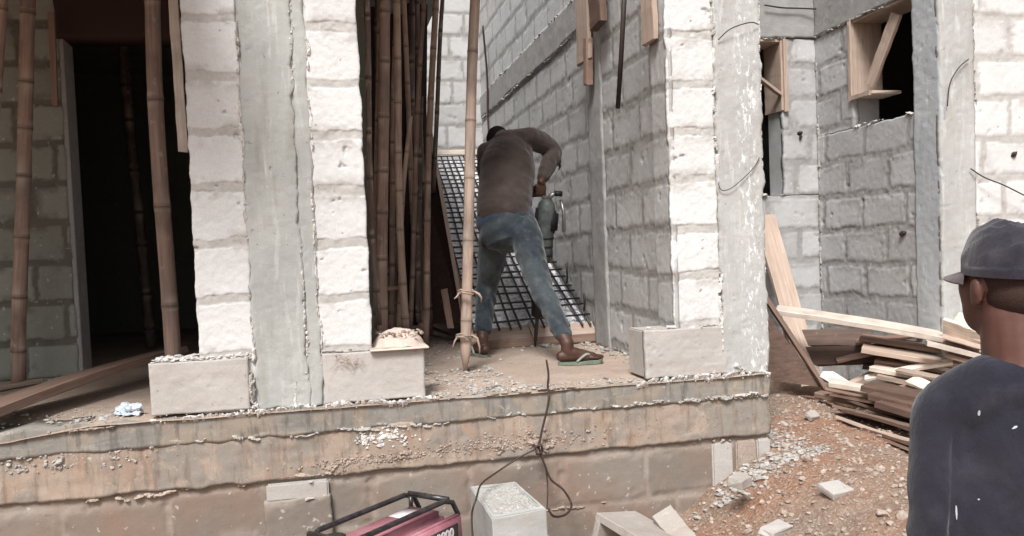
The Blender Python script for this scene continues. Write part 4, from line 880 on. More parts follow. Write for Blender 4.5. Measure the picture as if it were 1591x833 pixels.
mb = MB(); c = P(837, 698, Y=FY-.02)
mb.tube(smooth([c+Vector((-.02, 0, .01)), c+Vector((.01, -.01, .02)), c+Vector((.015, 0, -.015)), c+Vector((-.012, -.01, -.02)), c+Vector((-.01, .0, .015))]), .006, 7); mb.obj('knot', M_cable, pc, True)
cable('tie_wire', [P(1188, 8, Y=5.78), P(1215, 12, Y=5.78), P(1245, 13, Y=5.78), P(1268, 14, Y=5.76)], .006, 'dark wire running along the lintel at the top of the yard rear wall', M_iron, 'wire')
cable('tie_wire', [P(1505, 92, Y=4.47), P(1490, 105, Y=4.46), P(1476, 130, Y=4.46), P(1472, 165, Y=4.47)], .0035, 'thin curved wire sticking out of the pale corner column', M_iron, 'wire')
cable('tie_wire', [P(1508, 262, Y=4.47), P(1530, 276, Y=4.44), P(1560, 288, Y=4.42), P(1600, 308, Y=4.42)], .004, 'thin wire lying across the bright far right block wall', M_iron, 'wire')
cable('tie_wire', [P(1116, 62, Y=3.97), P(1135, 45, Y=3.95), P(1165, 35, Y=3.95), P(1178, 38, Y=3.97)], .003, 'thin wire loop at the top of the streaked pillar', M_iron, 'wire')
cable('tie_wire', [P(1116, 285, Y=3.975), P(1122, 296, Y=3.97), P(1140, 290, Y=3.965), P(1170, 262, Y=3.97), P(1180, 245, Y=3.975)], .0022, 'thin slack wire across the middle of the streaked pillar', M_iron, 'wire')
cable('rope', [P(750, 40, Y=9.3), P(757, 120, Y=9.4), P(758, 180, Y=9.45), P(762, 240, Y=9.45)], .012, 'dark cord hanging down the far corner of the stairwell above the worker', M_cable, 'cord')

# ------------------------------------------------------------------ timber pile in the yard
GT = 'boards heaped in the timber yard'
def pb(x0, y0, Y0, x1, y1, Y1, wd, th, mat, lb, wdir=(.2, 1, .1), warp=0, name='timber_board', grp=GT, **k):
    return board(name, P(x0, y0, Y=Y0), P(x1, y1, Y=Y1), wd, th, mat, wdir, warp=warp, label=lb, cat='board', group=grp, **k)
pb(1187, 335, 5.70, 1262, 600, 5.05, .16, .028, M_wood, 'wide fresh orange plank leaning against the wall just right of the pillar', (1, .0, .15), name='leaning_plank')
pb(1184, 455, 5.0, 1282, 604, 4.75, .03, .03, M_woodbr, 'brown edged batten slanting down in front of the leaning fresh plank', (1, 0, .3), name='leaning_batten')
A = P(1186, 480, Y=4.95); B = P(1278, 602, Y=4.78); C3 = P(1180, 588, Y=4.9); n = Vector((0, .03, 0)); E2 = P(1150, 520, Y=5.0)
mb = MB(); mb.add([A, B, C3, E2, A+n, B+n, C3+n, E2+n], [(0, 3, 2, 1), (4, 5, 6, 7), (0, 1, 5, 4), (1, 2, 6, 5), (2, 3, 7, 6), (3, 0, 4, 7)])
mb.obj('plywood_sheet', M_wooddk, label='dark red formwork panel leaning behind the foot of the right pillar', cat='plywood sheet')
pb(1206, 481, 5.05, 1530, 536, 4.35, .15, .035, M_woodpale, 'long pale board on top of the heap pointing at the pillar', (.2, 1, .25), .01)
pb(1218, 527, 5.3, 1352, 525, 5.0, .12, .06, M_wooddk, 'dark red beam end under the long pale board, upper one', (0, .5, 1))
pb(1222, 556, 5.25, 1412, 548, 4.8, .13, .06, M_wooddk, 'dark red beam under the long pale board, lower one', (0, .4, 1))
pb(1338, 524, 4.9, 1560, 558, 4.35, .16, .03, M_woodbr, 'brown board directly beneath the right half of the long pale board')
pb(1340, 541, 4.75, 1550, 575, 4.3, .14, .03, M_wood, 'pinkish board with a clean pale edge, second below the long pale board', (.1, 1, .2))
pb(1362, 559, 4.8, 1545, 585, 4.3, .15, .028, M_woodbr, 'dull brown board under the pinkish board')
pb(1356, 571, 4.7, 1500, 598, 4.25, .14, .028, M_woodpale, 'weathered pale board with splintered end in the middle of the heap')
pb(1366, 584, 4.62, 1500, 612, 4.2, .10, .028, M_wood, 'narrow yellowish board in the lower middle of the heap')
pb(1405, 556, 4.7, 1540, 590, 4.25, .12, .03, M_woodpale, 'short pale board wedged into the right side of the heap')
pb(1290, 596, 4.72, 1440, 632, 4.25, .05, .03, M_woodpale, 'thin whitish curved batten lying low in front of the heap', (.2, 1, .2), .02)
pb(1278, 588, 4.8, 1440, 612, 4.4, .04, .025, M_woodpale, 'thin pale strip lying just behind the whitish curved batten', (.2, 1, .2), -.015)
pb(1318, 600, 4.8, 1372, 574, 4.9, .05, .04, M_wood, 'stubby orange offcut poking up from the low front of the heap')
pb(1272, 612, 4.7, 1372, 634, 4.35, .10, .03, M_woodbr, 'flat brown board half buried in the earth in front of the heap')
LW = [(1292, 606, 4.62, 1460, 640, 4.0, M_woodbr, 'first'), (1300, 616, 4.56, 1465, 654, 3.95, M_wooddk, 'second'), (1318, 622, 4.5, 1460, 664, 3.9, M_wooddk, 'third'), (1306, 634, 4.42, 1455, 672, 3.82, M_woodbr, 'fourth'),
      (1322, 643, 4.34, 1452, 682, 3.74, M_wooddk, 'fifth'), (1312, 652, 4.28, 1450, 694, 3.68, M_wood, 'sixth'), (1330, 664, 4.2, 1450, 704, 3.6, M_wooddk, 'seventh'), (1344, 678, 4.1, 1452, 716, 3.55, M_woodbr, 'lowest')]
for i, (x0, y0, Ya, x1, y1, Yb, mt, wr_) in enumerate(LW):
    pb(x0, y0, Ya, x1, y1, Yb, .15, .018, mt, wr_+' layer of the low stack of thin sheets in front of the timber heap', (.25, 1, -.1), .012*math.sin(i*2.1), grp='thin sheets stacked below the timber heap')
for i, (x0, y0, x1, y1, mt, lb) in enumerate([
  (1466, 508, 1540, 535, M_woodpale, 'uppermost pale board end beside the neck of the man in the cap'),
  (1482, 500, 1545, 522, M_woodpale, 'highest thin board end right beside the chin of the man in the cap'),
  (1468, 524, 1550, 548, M_wood, 'board end second from the top beside the neck of the man in the cap'),
  (1440, 533, 1550, 560, M_woodpale, 'board end third from the top beside the shoulder of the man in the cap'),
  (1470, 552, 1550, 575, M_woodbr, 'brown board end lowest beside the shoulder of the man in the cap')]):
    pb(x0, y0, 4.42-.02*i, x1, y1, 4.15, .13, .028, mt, lb, (-.3, 1, .2))
for i, wr_ in enumerate(('topmost', 'second', 'third', 'fourth', 'lowest')):
    i = i*2; x = 1345+i*12; y = 566+i*6; m = [M_wooddk, M_woodbr, M_wood][i % 3]
    pb(x, y, 4.95-.02*i, x+190, y+20, 4.4, .14, .03, m, wr_+' of the weathered boards buried inside the timber heap, only edges showing', (.1, 1, .15))
for i, wr_ in enumerate(('upper', 'middle', 'lower')):
    pb(1350+i*14, 600+i*13, 4.35-.1*i, 1530, 640+i*16, 3.8-.1*i, .2, .04, M_wooddk, wr_+' of three damp dark boards under the timber heap beside the shoulder of the man', (.2, 1, .1), grp='damp boards under the timber heap')
JB = [(1300, 560, 5.0, 1420, 540, 4.7, .05, M_woodbr, 'grey brown slat poking left out of the heap below the long pale board'), (1330, 532, 4.95, 1470, 518, 4.6, .05, M_woodbr, 'thin slat crossing just under the long pale board'),
      (1345, 588, 4.7, 1480, 562, 4.4, .05, M_woodpale, 'thin pale slat tilted upward across the middle of the heap'), (1370, 610, 4.5, 1500, 592, 4.2, .06, M_woodbr, 'brown slat tilted upward low in the heap'),
      (1430, 520, 4.55, 1520, 548, 4.3, .06, M_woodbr, 'brown slat between the long pale board and the board ends'), (1395, 575, 4.5, 1520, 604, 4.1, .05, M_wood, 'narrow tan slat lying over the middle boards of the heap'),
      (1415, 590, 4.4, 1500, 628, 4.0, .09, M_woodpale, 'short pale board sliding off the heap towards the man'), (1330, 606, 4.66, 1420, 640, 4.2, .04, M_woodpale, 'thin bleached stick lying on the low stack of sheets')]
for (x0, y0, Ya, x1, y1, Yb, wd, mt, lb) in JB: pb(x0, y0, Ya, x1, y1, Yb, wd, .02, mt, lb, (.2, 1, .3), .008)
pg = P(1290, 590, Y=4.78)
mb = MB(); mb.add([pg+Vector(v) for v in [(-.09, -.02, .03), (.0, -.06, -.03), (.14, -.03, -.03), (.05, .04, .045), (-.02, .05, .05), (-.085, -.015, .025), (0, -.055, -.036), (.14, -.025, -.036), (.05, .045, .04), (-.02, .055, .045)]], [(0, 1, 2, 3, 4), (9, 8, 7, 6, 5), (0, 5, 6, 1), (1, 6, 7, 2), (2, 7, 8, 3), (3, 8, 9, 4), (4, 9, 5, 0)])
mb.obj('paper_scrap', M_whitep, label='white folded scrap lying at the foot of the leaning fresh plank', cat='scrap')
# ------------------------------------------------------------------ people
def remesh(name, mb, voxel, mat, parent=None, smooth_it=4, fold=None, **k):
    me = bpy.data.meshes.new('tmp'); me.from_pydata([tuple(v) for v in mb.v], [], mb.f); me.update()
    bm = bmesh.new(); bm.from_mesh(me); bmesh.ops.recalc_face_normals(bm, faces=bm.faces[:]); bm.to_mesh(me); bm.free()
    o = bpy.data.objects.new('tmp', me); COL.objects.link(o)
    m = o.modifiers.new('r', 'REMESH'); m.mode = 'VOXEL'; m.voxel_size = voxel; m.adaptivity = 0
    s = o.modifiers.new('s', 'SMOOTH'); s.factor = .5; s.iterations = smooth_it
    bpy.context.view_layer.update()
    ev = bpy.data.meshes.new_from_object(o.evaluated_get(bpy.context.evaluated_depsgraph_get()))
    n = len(ev.vertices); V = np.empty(n*3); ev.vertices.foreach_get('co', V); V = V.reshape(-1, 3)
    Nn = np.empty(n*3); ev.vertices.foreach_get('normal', Nn); Nn = Nn.reshape(-1, 3)
    Fc = [tuple(p.vertices) for p in ev.polygons]
    bpy.data.objects.remove(o)
    if fold: V = V+Nn*fold(V, Nn)[:, None]
    return mesh(name, V, Fc, mat, parent, True, **k)
def limb(mb, pts, rad, n=14, sx=1.0, sub=5, up=None):
    ps = smooth(pts, sub); rs = []
    for i in range(len(pts)-1):
        for k in range(sub): t = k/sub; t = t*t*(3-2*t); rs.append(rad[i]*(1-t)+rad[i+1]*t)
    rs.append(rad[-1])
    d0 = (ps[0]-ps[1]).normalized(); d1 = (ps[-1]-ps[-2]).normalized()
    ps = [ps[0]+d0*rs[0]*.75, ps[0]+d0*rs[0]*.45]+ps+[ps[-1]+d1*rs[-1]*.45, ps[-1]+d1*rs[-1]*.75]
    rs = [rs[0]*.45, rs[0]*.85]+rs+[rs[-1]*.85, rs[-1]*.45]
    V = []; Fc = []; ref = Vector(up) if up else None
    for i, p in enumerate(ps):
        t = (ps[min(i+1, len(ps)-1)]-ps[max(i-1, 0)]).normalized()
        if ref is None: ref = Vector((1, 0, 0)) if abs(t.x) < .8 else Vector((0, 1, 0))
        a = (ref-t*ref.dot(t)).normalized(); b = t.cross(a)
        if not up: ref = a
        for k in range(n): th = 2*math.pi*k/n; V.append(p+a*math.cos(th)*rs[i]*sx+b*math.sin(th)*rs[i])
    m = len(ps)
    for i in range(m-1):
        for k in range(n): Fc.append((i*n+k, i*n+(k+1) % n, (i+1)*n+(k+1) % n, (i+1)*n+k))
    Fc.append(tuple(range(n-1, -1, -1))); Fc.append(tuple((m-1)*n+k for k in range(n)))
    mb.add(V, Fc)
def head(mb, c, fwd, up, s=1.0):
    f = Vector(fwd).normalized(); u = Vector(up); u = (u-f*u.dot(f)).normalized(); r = f.cross(u)
    R = Matrix((r, f, u)).transposed()
    def e(p, rad): mb.ell(Vector(c)+R @ (Vector(p)*s), [q*s for q in rad], R, 20)
    e((0, -.012, .03), (.077, .098, .088)); e((0, .03, -.03), (.062, .064, .080)); e((0, .062, -.088), (.034, .028, .022))
    for q in (-1, 1):
        e((q*.050, .045, .0), (.022, .036, .045)); e((q*.042, .045, -.045), (.024, .036, .05))
        e((q*.044, .018, -.062), (.019, .038, .03)); e((q*.036, .066, -.025), (.024, .022, .024)); e((q*.08, -.004, -.008), (.008, .019, .032)); e((q*.086, -.012, .002), (.006, .012, .022)); e((q*.077, .006, -.028), (.008, .010, .012))
        e((q*.012, .098, -.034), (.010, .011, .009))
    e((0, .101, -.018), (.011, .016, .026)); e((0, .082, .018), (.052, .016, .012)); e((0, .091, -.057), (.022, .012, .006)); e((0, .089, -.069), (.020, .012, .007))
    return R
def hand(mb, wrist, d, nrm, curl=.5, side=1, s=1.0):
    """palm along d, palm normal nrm (fingers curl towards it); side=+1 puts the thumb on d x nrm"""
    d = Vector(d).normalized(); nn = Vector(nrm); nn = (nn-d*nn.dot(d)).normalized(); sd_ = d.cross(nn)*side; w_ = Vector(wrist)
    R = Matrix((sd_, d, nn)).transposed()
    mb.ell(w_+d*.045*s, (.040*s, .052*s, .017*s), R, 14)
    for i, (off, ln) in enumerate(((.030, .072), (.010, .080), (-.010, .075), (-.029, .058))):
        p = w_+d*.082*s+sd_*off*s; pts = [p-d*.02*s, p]; a = 0
        for q in (.42, .33, .25): a += curl*1.15; p = p+(d*math.cos(a)+nn*math.sin(a))*ln*q*s; pts.append(p)
        limb(mb, pts, [.0095*s, .0095*s, .0088*s, .008*s, .007*s], 8, sub=2)
    p = w_+d*.025*s+sd_*.03*s; pts = [p]
    for a, l in ((.9, .035), (.6, .03), (.35, .024)): p = p+(d*math.cos(a)+sd_*math.sin(a)*.8+nn*curl*.7).normalized()*l*s; pts.append(p)
    limb(mb, pts, [.013*s, .0115*s, .010*s, .008*s], 8, sub=2)
def foot(mb, ankle, toe_dir, s=1.0, sole=None):
    t = Vector(toe_dir); t.z = 0; t.normalize(); sd_ = Vector((-t.y, t.x, 0)); a = Vector(ankle); z0 = a.z-.07 if sole is None else sole
    def q(f, h, l=0): return Vector((a.x, a.y, z0))+t*f*s+sd_*l*s+Vector((0, 0, h*s))
    limb(mb, [a+Vector((0, 0, .05)), a, q(.03, .05), q(.09, .036), q(.145, .024)], [.037, .038, .036, .031, .022], 14)
    limb(mb, [q(-.045, .032), q(.03, .028), q(.10, .024), q(.15, .018)], [.031, .032, .036, .030], 14)
    for i, (l, L_, r) in enumerate(((.030, .215, .014), (.010, .208, .010), (-.006, .20, .0095), (-.020, .19, .009), (-.033, .175, .0085))): limb(mb, [q(.13, .018, l*.9), q(L_-.03, .018, l), q(L_, .012, l)], [r, r, r*.85], 8, sub=2)
def skin_mat(name, c, c2):
    s = NT(name); p = s.pos((1, 1, 1), 'obj'); n = s.noise(p, 12, 5, .6); f = s.noise(p, 260, 2)
    s.b.inputs['Subsurface Weight'].default_value = .08; s.b.inputs['Subsurface Radius'].default_value = (.02, .008, .004)
    s.bump(s.math('ADD', s.math('MULTIPLY', f, .4), n), .25, .002); return s.out(s.mix(s.rng(n, .35, .7), c, c2), .5, .4)
def cloth_mat(name, c, c2, dust, da=.3, sc=3, rough=.9):
    s = NT(name); p = s.pos((1, 1, 1), 'obj'); n = s.noise(p, sc, 5, .6, .3); f = s.noise(p, 220, 2, .5); m = s.noise(p, 11, 5, .65)
    col = s.mix(s.rng(n, .38, .62), c, c2); col = s.mix(s.rng(m, .52, .74, 0, da), col, dust); col = s.mix(s.rng(f, .3, .7, .18, 0), col, tuple(q*.4 for q in c))
    s.b.inputs['Sheen Weight'].default_value = .25; s.b.inputs['Sheen Roughness'].default_value = .5
    s.bump(s.math('ADD', s.math('ADD', m, s.math('MULTIPLY', s.noise(s.pos((1, 1, .35), 'obj'), 26, 3, .6, 1.0), .8)), s.math('MULTIPLY', f, .25)), .5, .008); return s.out(col, rough, .1)
def folds(amp, sc, seed, stretch=(1, 1, .5), along=None):
    def f(V, N):
        a = V[:, 0]*stretch[0]+V[:, 1]*stretch[1]*.7; b = V[:, 2]*stretch[2]+V[:, 1]*stretch[1]*.4
        r = 1-2*np.abs(fbm(a+.3*b, b, sc, seed, 2)); q = fbm(a-b*.6, b+a*.3, sc*1.9, seed+5, 3)
        return amp*(r*.8+q*.7-.4)
    return f
M_skin = skin_mat('dark_brown_skin', (.055, .025, .018), (.085, .041, .030))
M_skin2 = skin_mat('brown_skin', (.085, .037, .027), (.135, .064, .050))
M_hair = plain_mat('black_hair', (.010, .008, .008), .85, .2, 0, .3, 300, 1, (.022, .018, .017), 'obj', .004)
M_shirt = cloth_mat('faded_brown_shirt', (.048, .035, .031), (.088, .068, .060), (.125, .10, .09))
M_denim = cloth_mat('worn_denim', (.020, .028, .037), (.060, .074, .080), (.17, .165, .155), .45, 3.5)
M_denimdk = cloth_mat('waistband_denim', (.035, .05, .085), (.06, .085, .13), (.16, .17, .19), .4, 6)
M_navy = cloth_mat('navy_jersey', (.017, .017, .025), (.030, .029, .042), (.07, .067, .08), .35, 2.2)
M_cap = cloth_mat('charcoal_cap_cloth', (.026, .024, .032), (.05, .046, .056), (.11, .10, .11), .4, 7)
M_eye = plain_mat('eye', (.25, .22, .2), .3)
M_sole = plain_mat('slipper_rubber', (.12, .15, .11), .7, .3, 0, .3, 15, .2, (.22, .24, .19)); M_strap = plain_mat('slipper_strap', (.30, .32, .28), .6)
# --- worker with the jackhammer, seen from behind
hipR = P(814, 362, Y=5.22); hipL = P(770, 362, Y=5.36); pel = (hipR+hipL)/2
knR = P(842, 450, Y=5.02); anR = P(882, 545, Z=.085); knL = P(757, 448, Y=5.58); anL = P(750, 535, Z=.085)
wst = P(783, 322, Y=5.34); chs = P(788, 262, Y=5.50); upb = P(795, 226, Y=5.66); nck = P(782, 214, Y=5.80); hd = P(775, 224, Y=5.93)
shR = P(822, 214, Y=5.58); elR = P(857, 234, Y=5.66); hdR = jp(JL-.01)+Vector((1, -.15, 0))*-.05+ax*.045+Vector((.0, -.035, .075)); shL = P(757, 236, Y=5.70); elL = P(760, 290, Y=5.93); hdL = jp(JL-.01)+Vector((1, -.15, 0))*-.14+ax*.045+Vector((.0, -.03, .075))
gR = e_ = jp(JL-.01)+Vector((.02, 0, 0))+ax*.045; 
mb = MB()
limb(mb, [pel, wst, chs, upb], [.135, .118, .135, .115], 18, sx=1.25, up=(1, -.15, 0))
limb(mb, [shL, upb, shR], [.062, .085, .062], 14); limb(mb, [upb, nck, hd], [.07, .058, .055], 12)
fw = Vector((.12, .62, -.78)); head(mb, hd, fw, (0, .8, .6), 1.0)
limb(mb, [hipR, knR, anR+Vector((0, 0, .04))], [.092, .060, .04], 14); limb(mb, [hipL, knL, anL+Vector((0, 0, .04))], [.092, .060, .04], 14)
tR = P(945, 562, Z=0)-P(874, 566, Z=0); foot(mb, anR, tR, 1.0, .022); foot(mb, anL, Vector((-.25, 1, 0)), 1.0, .022)
limb(mb, [shR, elR, hdR], [.052, .040, .028], 12); limb(mb, [shL, elL, hdL], [.052, .040, .028], 12)
hand(mb, hdR, (0, .25, -1), (0, 1, .2), 1.0, -1); hand(mb, hdL, (0, .25, -1), (0, 1, .2), 1.0, 1)
worker = remesh('person', mb, .0055, M_skin, None, 2, label='worker in brown shirt and worn blue jeans bending over the jackhammer, back turned', cat='person')
mb = MB(); fn = fw.normalized(); u_ = (Vector((0, .8, .6))-fn*Vector((0, .8, .6)).dot(fn)).normalized(); R_ = Matrix((fn.cross(u_), fn, u_)).transposed()
mb.ell(hd+R_ @ Vector((0, -.018, .036)), (.083, .100, .092), R_, 28); remesh('hair', mb, .006, M_hair, worker, 2, lambda V, N: .002*fbm(V[:, 0]+V[:, 2], V[:, 1], 90, 4, 2))
for q in (-1, 1): mb = MB(); mb.ell(hd+R_ @ Vector((q*.031, .078, .002)), (.010, .010, .010), R_, 12); mb.obj('eye', M_eye, worker, True)
# shirt
mb = MB(); hem = wst+Vector((-.01, -.02, -.045))
limb(mb, [hem, wst+Vector((0, -.01, 0)), chs, upb], [.138, .138, .145, .112], 22, sx=1.28, up=(1, -.15, 0))
limb(mb, [shL+Vector((0, 0, -.01)), upb+Vector((0, 0, .005)), shR], [.072, .098, .072], 16)
limb(mb, [upb, nck], [.085, .062], 14)
limb(mb, [shR, elR+Vector((.005, 0, 0)), elR*.18+hdR*.82], [.076, .070, .046], 14); limb(mb, [shL, elL, elL*.3+hdL*.7], [.072, .060, .046], 14)
remesh('shirt', mb, .009, M_shirt, worker, 5, folds(.009, 7, 3, (1, 1, .8)))
mb = MB()
for i in range(3): p = elR+Vector((.05, 0, -.02-.03*i)); mb.tube([p, p+Vector((.004, -.01, -.03)), p+Vector((-.006, -.005, -.06))], [.012, .009, .003], 6)
mb.obj('torn_sleeve', M_shirt, worker, True)
# jeans
mb = MB()
limb(mb, [wst+Vector((0, 0, -.02)), pel], [.135, .150], 20, sx=1.28, up=(1, -.15, 0))
hemR = knR*.17+anR*.83+Vector((0, 0, .03)); hemL = knL*.17+anL*.83+Vector((0, 0, .03))
limb(mb, [hipR+Vector((.0, 0, .02)), hipR*.5+knR*.5, knR, hemR], [.108, .092, .074, .055], 18)
limb(mb, [hipL+Vector((.005, 0, .02)), hipL*.5+knL*.5, knL, hemL], [.108, .092, .074, .055], 18)
jn = remesh('jeans', mb, .008, M_denim, worker, 5, folds(.010, 9, 13, (1.4, 1, .8)))
mb = MB(); n = 40; V = []; Fc = []
for j in range(2):
    for i in range(n):
        th = 2*math.pi*i/n; V.append(wst+Vector((math.cos(th)*.186, math.sin(th)*.140-.012, -.055-.045*j+.03*math.cos(th))))
# back pocket with stitched edge
pkc = P(816, 374, Y=5.06)
mb = MB(); a = P(803, 362, Y=5.085); b = P(828, 360, Y=5.08); c = P(829, 382, Y=5.078); d = P(816, 388, Y=5.07); e = P(804, 383, Y=5.08)
off_ = Vector((0, -.006, 0)); mb.add([v+off_ for v in (a, b, c, d, e)]+[v+Vector((0, .02, 0)) for v in (a, b, c, d, e)], [(0, 4, 3, 2, 1), (5, 6, 7, 8, 9)]+[(i, (i+1) % 5, (i+1) % 5+5, i+5) for i in range(5)]); 
# belt: follows the waist
mb = MB(); R0 = []
for i in range(41):
    th = 2*math.pi*i/40; R0.append(wst+Vector((math.cos(th)*.192, math.sin(th)*.150-.012, -.050+.035*math.cos(th))))
limb(mb, [wst+Vector((0, 0, -.06)), wst*.75+pel*.25+Vector((0, 0, -.05))], [.151, .151], 22, sx=1.28, up=(1, -.15, 0)); remesh('waistband', mb, .008, M_denimdk, jn, 2)
# slippers
def slipper(an, tdir):
    t = Vector(tdir); t.z = 0; t.normalize(); s_ = Vector((-t.y, t.x, 0)); o = Vector((an.x, an.y, 0)); V = []; Fc = []; n = 20
    for z in (.002, .020):
        for i in range(n):
            th = 2*math.pi*i/n; l = .135*math.cos(th); w_ = .047*math.sin(th)*(1+.18*math.cos(th)); V.append(o+t*(.075+l)+s_*w_+Vector((0, 0, z+.008*(math.cos(th) > .85))))
    Fc = [tuple(range(n-1, -1, -1)), tuple(range(n, 2*n))]+[(i, (i+1) % n, n+(i+1) % n, n+i) for i in range(n)]
    mb = MB(); mb.add(V, Fc); so = mb.obj('slipper', M_sole, worker)
    mb = MB(); tip = o+t*.155+Vector((0, 0, .03))
    for q in (-1, 1): mb.tube(smooth([tip, o+t*.11+s_*q*.03+Vector((0, 0, .062)), o+t*.045+s_*q*.045+Vector((0, 0, .022))]), .008, 6)
    mb.obj('strap', M_strap, so, True)
slipper(anR, tR); slipper(anL, Vector((-.25, 1, 0)))

# --- man in the cap at the right, seen from behind
PY = 1.48
nb = P(1592, 552, Y=PY+.0); hc = P(1568, 445, Y=PY+.03)
vf = Vector((nb.x, nb.y, 0)).normalized()          # away from the camera
def rotz(v, a): return Vector((v.x*math.cos(a)-v.y*math.sin(a), v.x*math.sin(a)+v.y*math.cos(a), v.z))
hf = rotz(vf, math.radians(40)); bf_ = rotz(vf, math.radians(14)); br = Vector((bf_.y, -bf_.x, 0))
base = Vector((nb.x, nb.y, 0))
def B(r, f, z): return base+br*r+bf_*f+Vector((0, 0, z))
zn = nb.z; gzp = gzf(B(0, 0, 0).x, B(0, 0, 0).y)
mb = MB()
limb(mb, [B(0, .02, -.02), B(0, .02, .10), B(0, .03, zn-.30), B(0, .0, zn-.12)], [.115, .105, .110, .075], 20, sx=1.2, up=br)
limb(mb, [B(-.14, -.01, zn-.12), B(0, -.01, zn-.07), B(.14, -.01, zn-.12)], [.045, .065, .045], 14)
limb(mb, [B(0, -.01, zn-.08), B(-.005, 0, zn+.0), hc+Vector((0, 0, -.05))-hf*.02], [.090, .076, .070], 16)
limb(mb, [B(-.09, .02, zn-.085), B(0, -.015, zn-.02), B(.09, .02, zn-.085)], [.04, .055, .04], 12)
HR = head(mb, hc, hf+Vector((0, 0, -.06)), (0, 0, 1), 1.02)
zs = zn-.11
for q in (-1, 1):
    limb(mb, [B(q*.15, -.01, zs-.02), B(q*.19, -.03, zs-.30), B(q*.185, .08, zs-.55)], [.042, .038, .028], 12); hand(mb, B(q*.185, .09, zs-.57), (0, .1, -1), tuple(-br*q), .35, q)
    limb(mb, [B(q*.09, .02, -.04), B(q*.10, .04, -.04+(gzp+.04)*.5), B(q*.11, .0, gzp+.10)], [.095, .062, .042], 14); foot(mb, B(q*.11, 0, gzp+.09), bf_, 1.0, gzp+.005)
man = remesh('person', mb, .0055, M_skin2, None, 5, label='man in a dark cap and navy shirt watching from the right edge', cat='person')
for q in (-1, 1): mb = MB(); mb.ell(hc+HR @ Vector((q*.032, .076, .0)), (.010, .010, .010), HR, 12); mb.obj('eye', M_eye, man, True)
mb = MB(); mb.ell(hc+HR @ Vector((0, -.02, .03)), (.079, .095, .083), HR, 32); mb.ell(hc+HR @ Vector((0, -.035, -.015)), (.071, .078, .062), HR, 24)
remesh('hair', mb, .005, M_hair if False else plain_mat('shaved_hair', (.035, .02, .017), .8, .2, 0, .3, 300, .6, (.06, .034, .028), 'obj', .002), man, 3)
# cap: crown shell + peak
cr = thing  # (keeps names short)
CT = Matrix.Rotation(math.radians(-9), 3, 'X')      # crown sits lower at the back
CR = HR @ Matrix.Rotation(math.radians(7), 3, 'X')
n1, n2 = 56, 26; V = []; Fc = []
for j in range(n2+1):
    ph = (math.pi*.5)*(j/n2)
    for i in range(n1):
        th = 2*math.pi*i/n1; x = math.cos(th)*math.cos(ph)**.78; y = math.sin(th)*math.cos(ph)**.78; z = math.sin(ph)
        bulge = 1+.05*math.sin(ph*2); cp = math.cos(ph); rr0 = 1+.06*float(fbm(np.array(math.cos(th)*1.6*cp+3), np.array(math.sin(th)*1.6*cp+ph*1.2), 1.5, 9, 3))*(1 if j > 3 else .2)+.012*math.cos(3*th)**8*(j > 2)
        zc = .110*z*rr0 + (.020*float(fbm(np.array(math.cos(th)*2*cp+5), np.array(math.sin(th)*2*cp+z*2), 1.5, 6, 3)) if j > 3 else 0)
        V.append(hc+CR @ Vector((x*.092*bulge*rr0, -.012+y*.110*bulge*rr0, .026+zc)))
for j in range(n2):
    for i in range(n1): Fc.append((j*n1+i, j*n1+(i+1) % n1, (j+1)*n1+(i+1) % n1, (j+1)*n1+i))
cap = mesh('cap', V, Fc, M_cap, man, True)
mb = MB(); ring = [hc+CR @ Vector((math.cos(t)*.0935, -.012+math.sin(t)*.1115, .034)) for t in [i*2*math.pi/48 for i in range(49)]]
pass
V = []; Fc = []; na, nr_ = 22, 8
for lay in (0, 1):
    for a in range(na+1):
        an = math.radians(22+136*a/na)
        for r_ in range(nr_+1):
            f = r_/nr_; x = math.cos(an)*(.092+.000*f); y = -.012+math.sin(an)*(.108); ext = .078*f*math.sin((an-math.radians(22))/math.radians(136)*math.pi)**.55
            p = Vector((x*(1+.02*f), y+ext, .030-.020*f-.18*(x*x)*(1+2*f)+.0-.003*lay)); V.append(hc+CR @ p)
m_ = (na+1)*(nr_+1); ixf = lambda l, a, r: l*m_+a*(nr_+1)+r
for a in range(na):
    for r_ in range(nr_): Fc.append((ixf(0, a, r_), ixf(0, a+1, r_), ixf(0, a+1, r_+1), ixf(0, a, r_+1))); Fc.append((ixf(1, a, r_), ixf(1, a, r_+1), ixf(1, a+1, r_+1), ixf(1, a+1, r_)))
    Fc.append((ixf(0, a, nr_), ixf(0, a+1, nr_), ixf(1, a+1, nr_), ixf(1, a, nr_)))
M_peak = cloth_mat('faded_cap_peak', (.10, .075, .08), (.14, .105, .11), (.2, .17, .17), .3, 8)
mesh('peak', V, Fc, M_peak, cap, True)
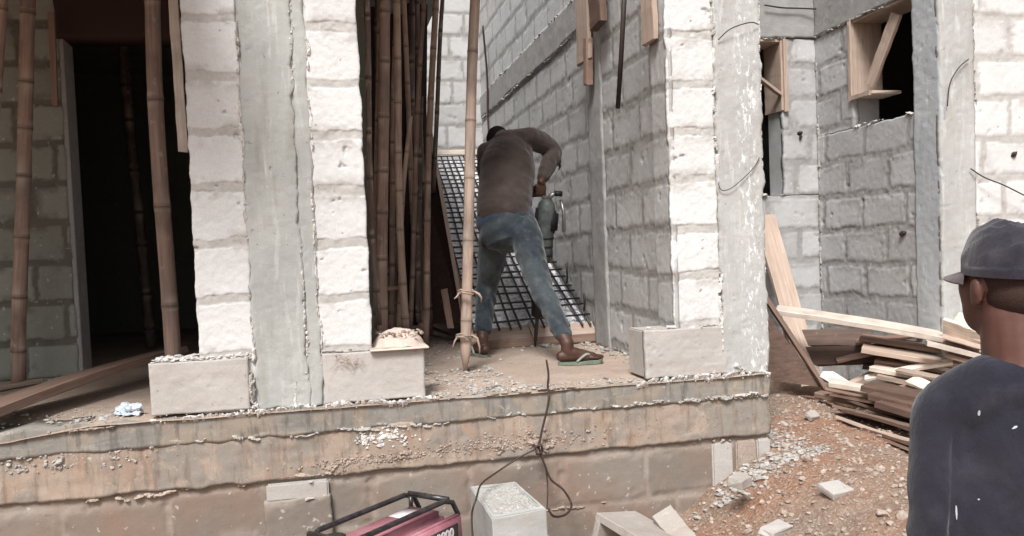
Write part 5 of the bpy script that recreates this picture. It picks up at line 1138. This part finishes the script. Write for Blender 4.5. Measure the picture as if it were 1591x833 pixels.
# shirt
mb = MB()
limb(mb, [B(0, .02, -.30), B(0, .02, -.05), B(0, .02, zn-.32), B(0, -.01, zn-.14)], [.138, .125, .130, .098], 26, sx=1.38, up=br)
limb(mb, [B(-.150, -.01, zn-.118), B(-.08, -.02, zn-.080), B(0, -.02, zn-.070), B(.08, -.02, zn-.080), B(.150, -.01, zn-.118)], [.064, .074, .080, .074, .064], 18)
for q in (-1, 1): limb(mb, [B(q*.156, -.01, zs-.01), B(q*.186, -.03, zs-.28), B(q*.182, .06, zs-.52)], [.064, .058, .044], 18)
def nf(V, N):
    a = V @ np.array(br); z = V[:, 2]; r = 1-2*np.abs(fbm(a+.35*(z-zn), z*.35, 6, 23, 2)); low = sstep(zn-.18, zn-.5, z)
    a0 = np.abs(a-float(np.dot(np.array(base), np.array(br)))); gr = -.011*np.exp(-((a0-.150-.03*(zn-.2-z))/.007)**2)*sstep(zn-.13, zn-.19, z)
    dg_ = 1-2*np.abs(fbm(a*1.2+z*.9, z*.3-a*.2, 5, 57, 2)); return gr+.017*(r-.5)*(.30+low)+.010*(dg_-.6)*(.3+low)+.006*fbm(a, z, 12, 29, 3)
st = remesh('shirt', mb, .008, M_navy, man, 6, nf)
mb = MB(); ring = [B(math.cos(t)*.078, -.008+math.sin(t)*.066, zn-.012+.012*math.sin(t)) for t in [i*2*math.pi/40 for i in range(41)]]; mb.tube(ring, .009, 8, cap=False); mb.obj('collar', M_navy, st, True)
M_speck = plain_mat('dried_paint_speck', (.55, .56, .6), .8)
sT = None
dg = bpy.context.evaluated_depsgraph_get()
def onshirt(px, py, w_, h_, rot):
    d = (P(px, py, D=1)-CAM).normalized(); lo = CAM-Vector(st.matrix_world.translation) ; 
    bpy.context.view_layer.update(); inv = st.matrix_world.inverted(); ok, loc, nn, _ = st.ray_cast(inv @ CAM, (inv.to_3x3() @ d).normalized())
    if not ok: return
    loc = st.matrix_world @ loc; mb = MB(); 
    tt = nn.cross(Vector((0, 0, 1))).normalized(); ww = tt.cross(nn); pts = []
    for i in range(9): a = 2*math.pi*i/9; pts.append(loc+nn*.0015+tt*math.cos(a)*w_*random.uniform(.6, 1.1)+ww*(math.sin(a)*h_*random.uniform(.6, 1.1)+math.cos(a)*rot*w_))
    mb.add(pts+[p-nn*.004 for p in pts], [tuple(range(8, -1, -1)), tuple(range(9, 18))]+[(i, (i+1) % 9, 9+(i+1) % 9, 9+i) for i in range(9)]); mb.obj('paint_speck', M_speck, st)
onshirt(1521, 642, .0035, .006, 0); onshirt(1577, 664, .006, .003, -.5); onshirt(1486, 795, .002, .02, -.1); onshirt(1521, 776, .002, .002, 0)
mb = MB(); limb(mb, [B(0, .02, -.12), B(0, .02, -.2)], [.115, .120], 20, sx=1.25, up=br)
for q in (-1, 1): limb(mb, [B(q*.085, .02, -.08), B(q*.10, .04, -.04+(gzp+.04)*.5), B(q*.11, .0, gzp+.12)], [.115, .085, .07], 16)
remesh('trousers', mb, .010, cloth_mat('grey_trousers', (.05, .05, .055), (.08, .08, .085), (.15, .13, .12)), man, 5, folds(.008, 7, 33))
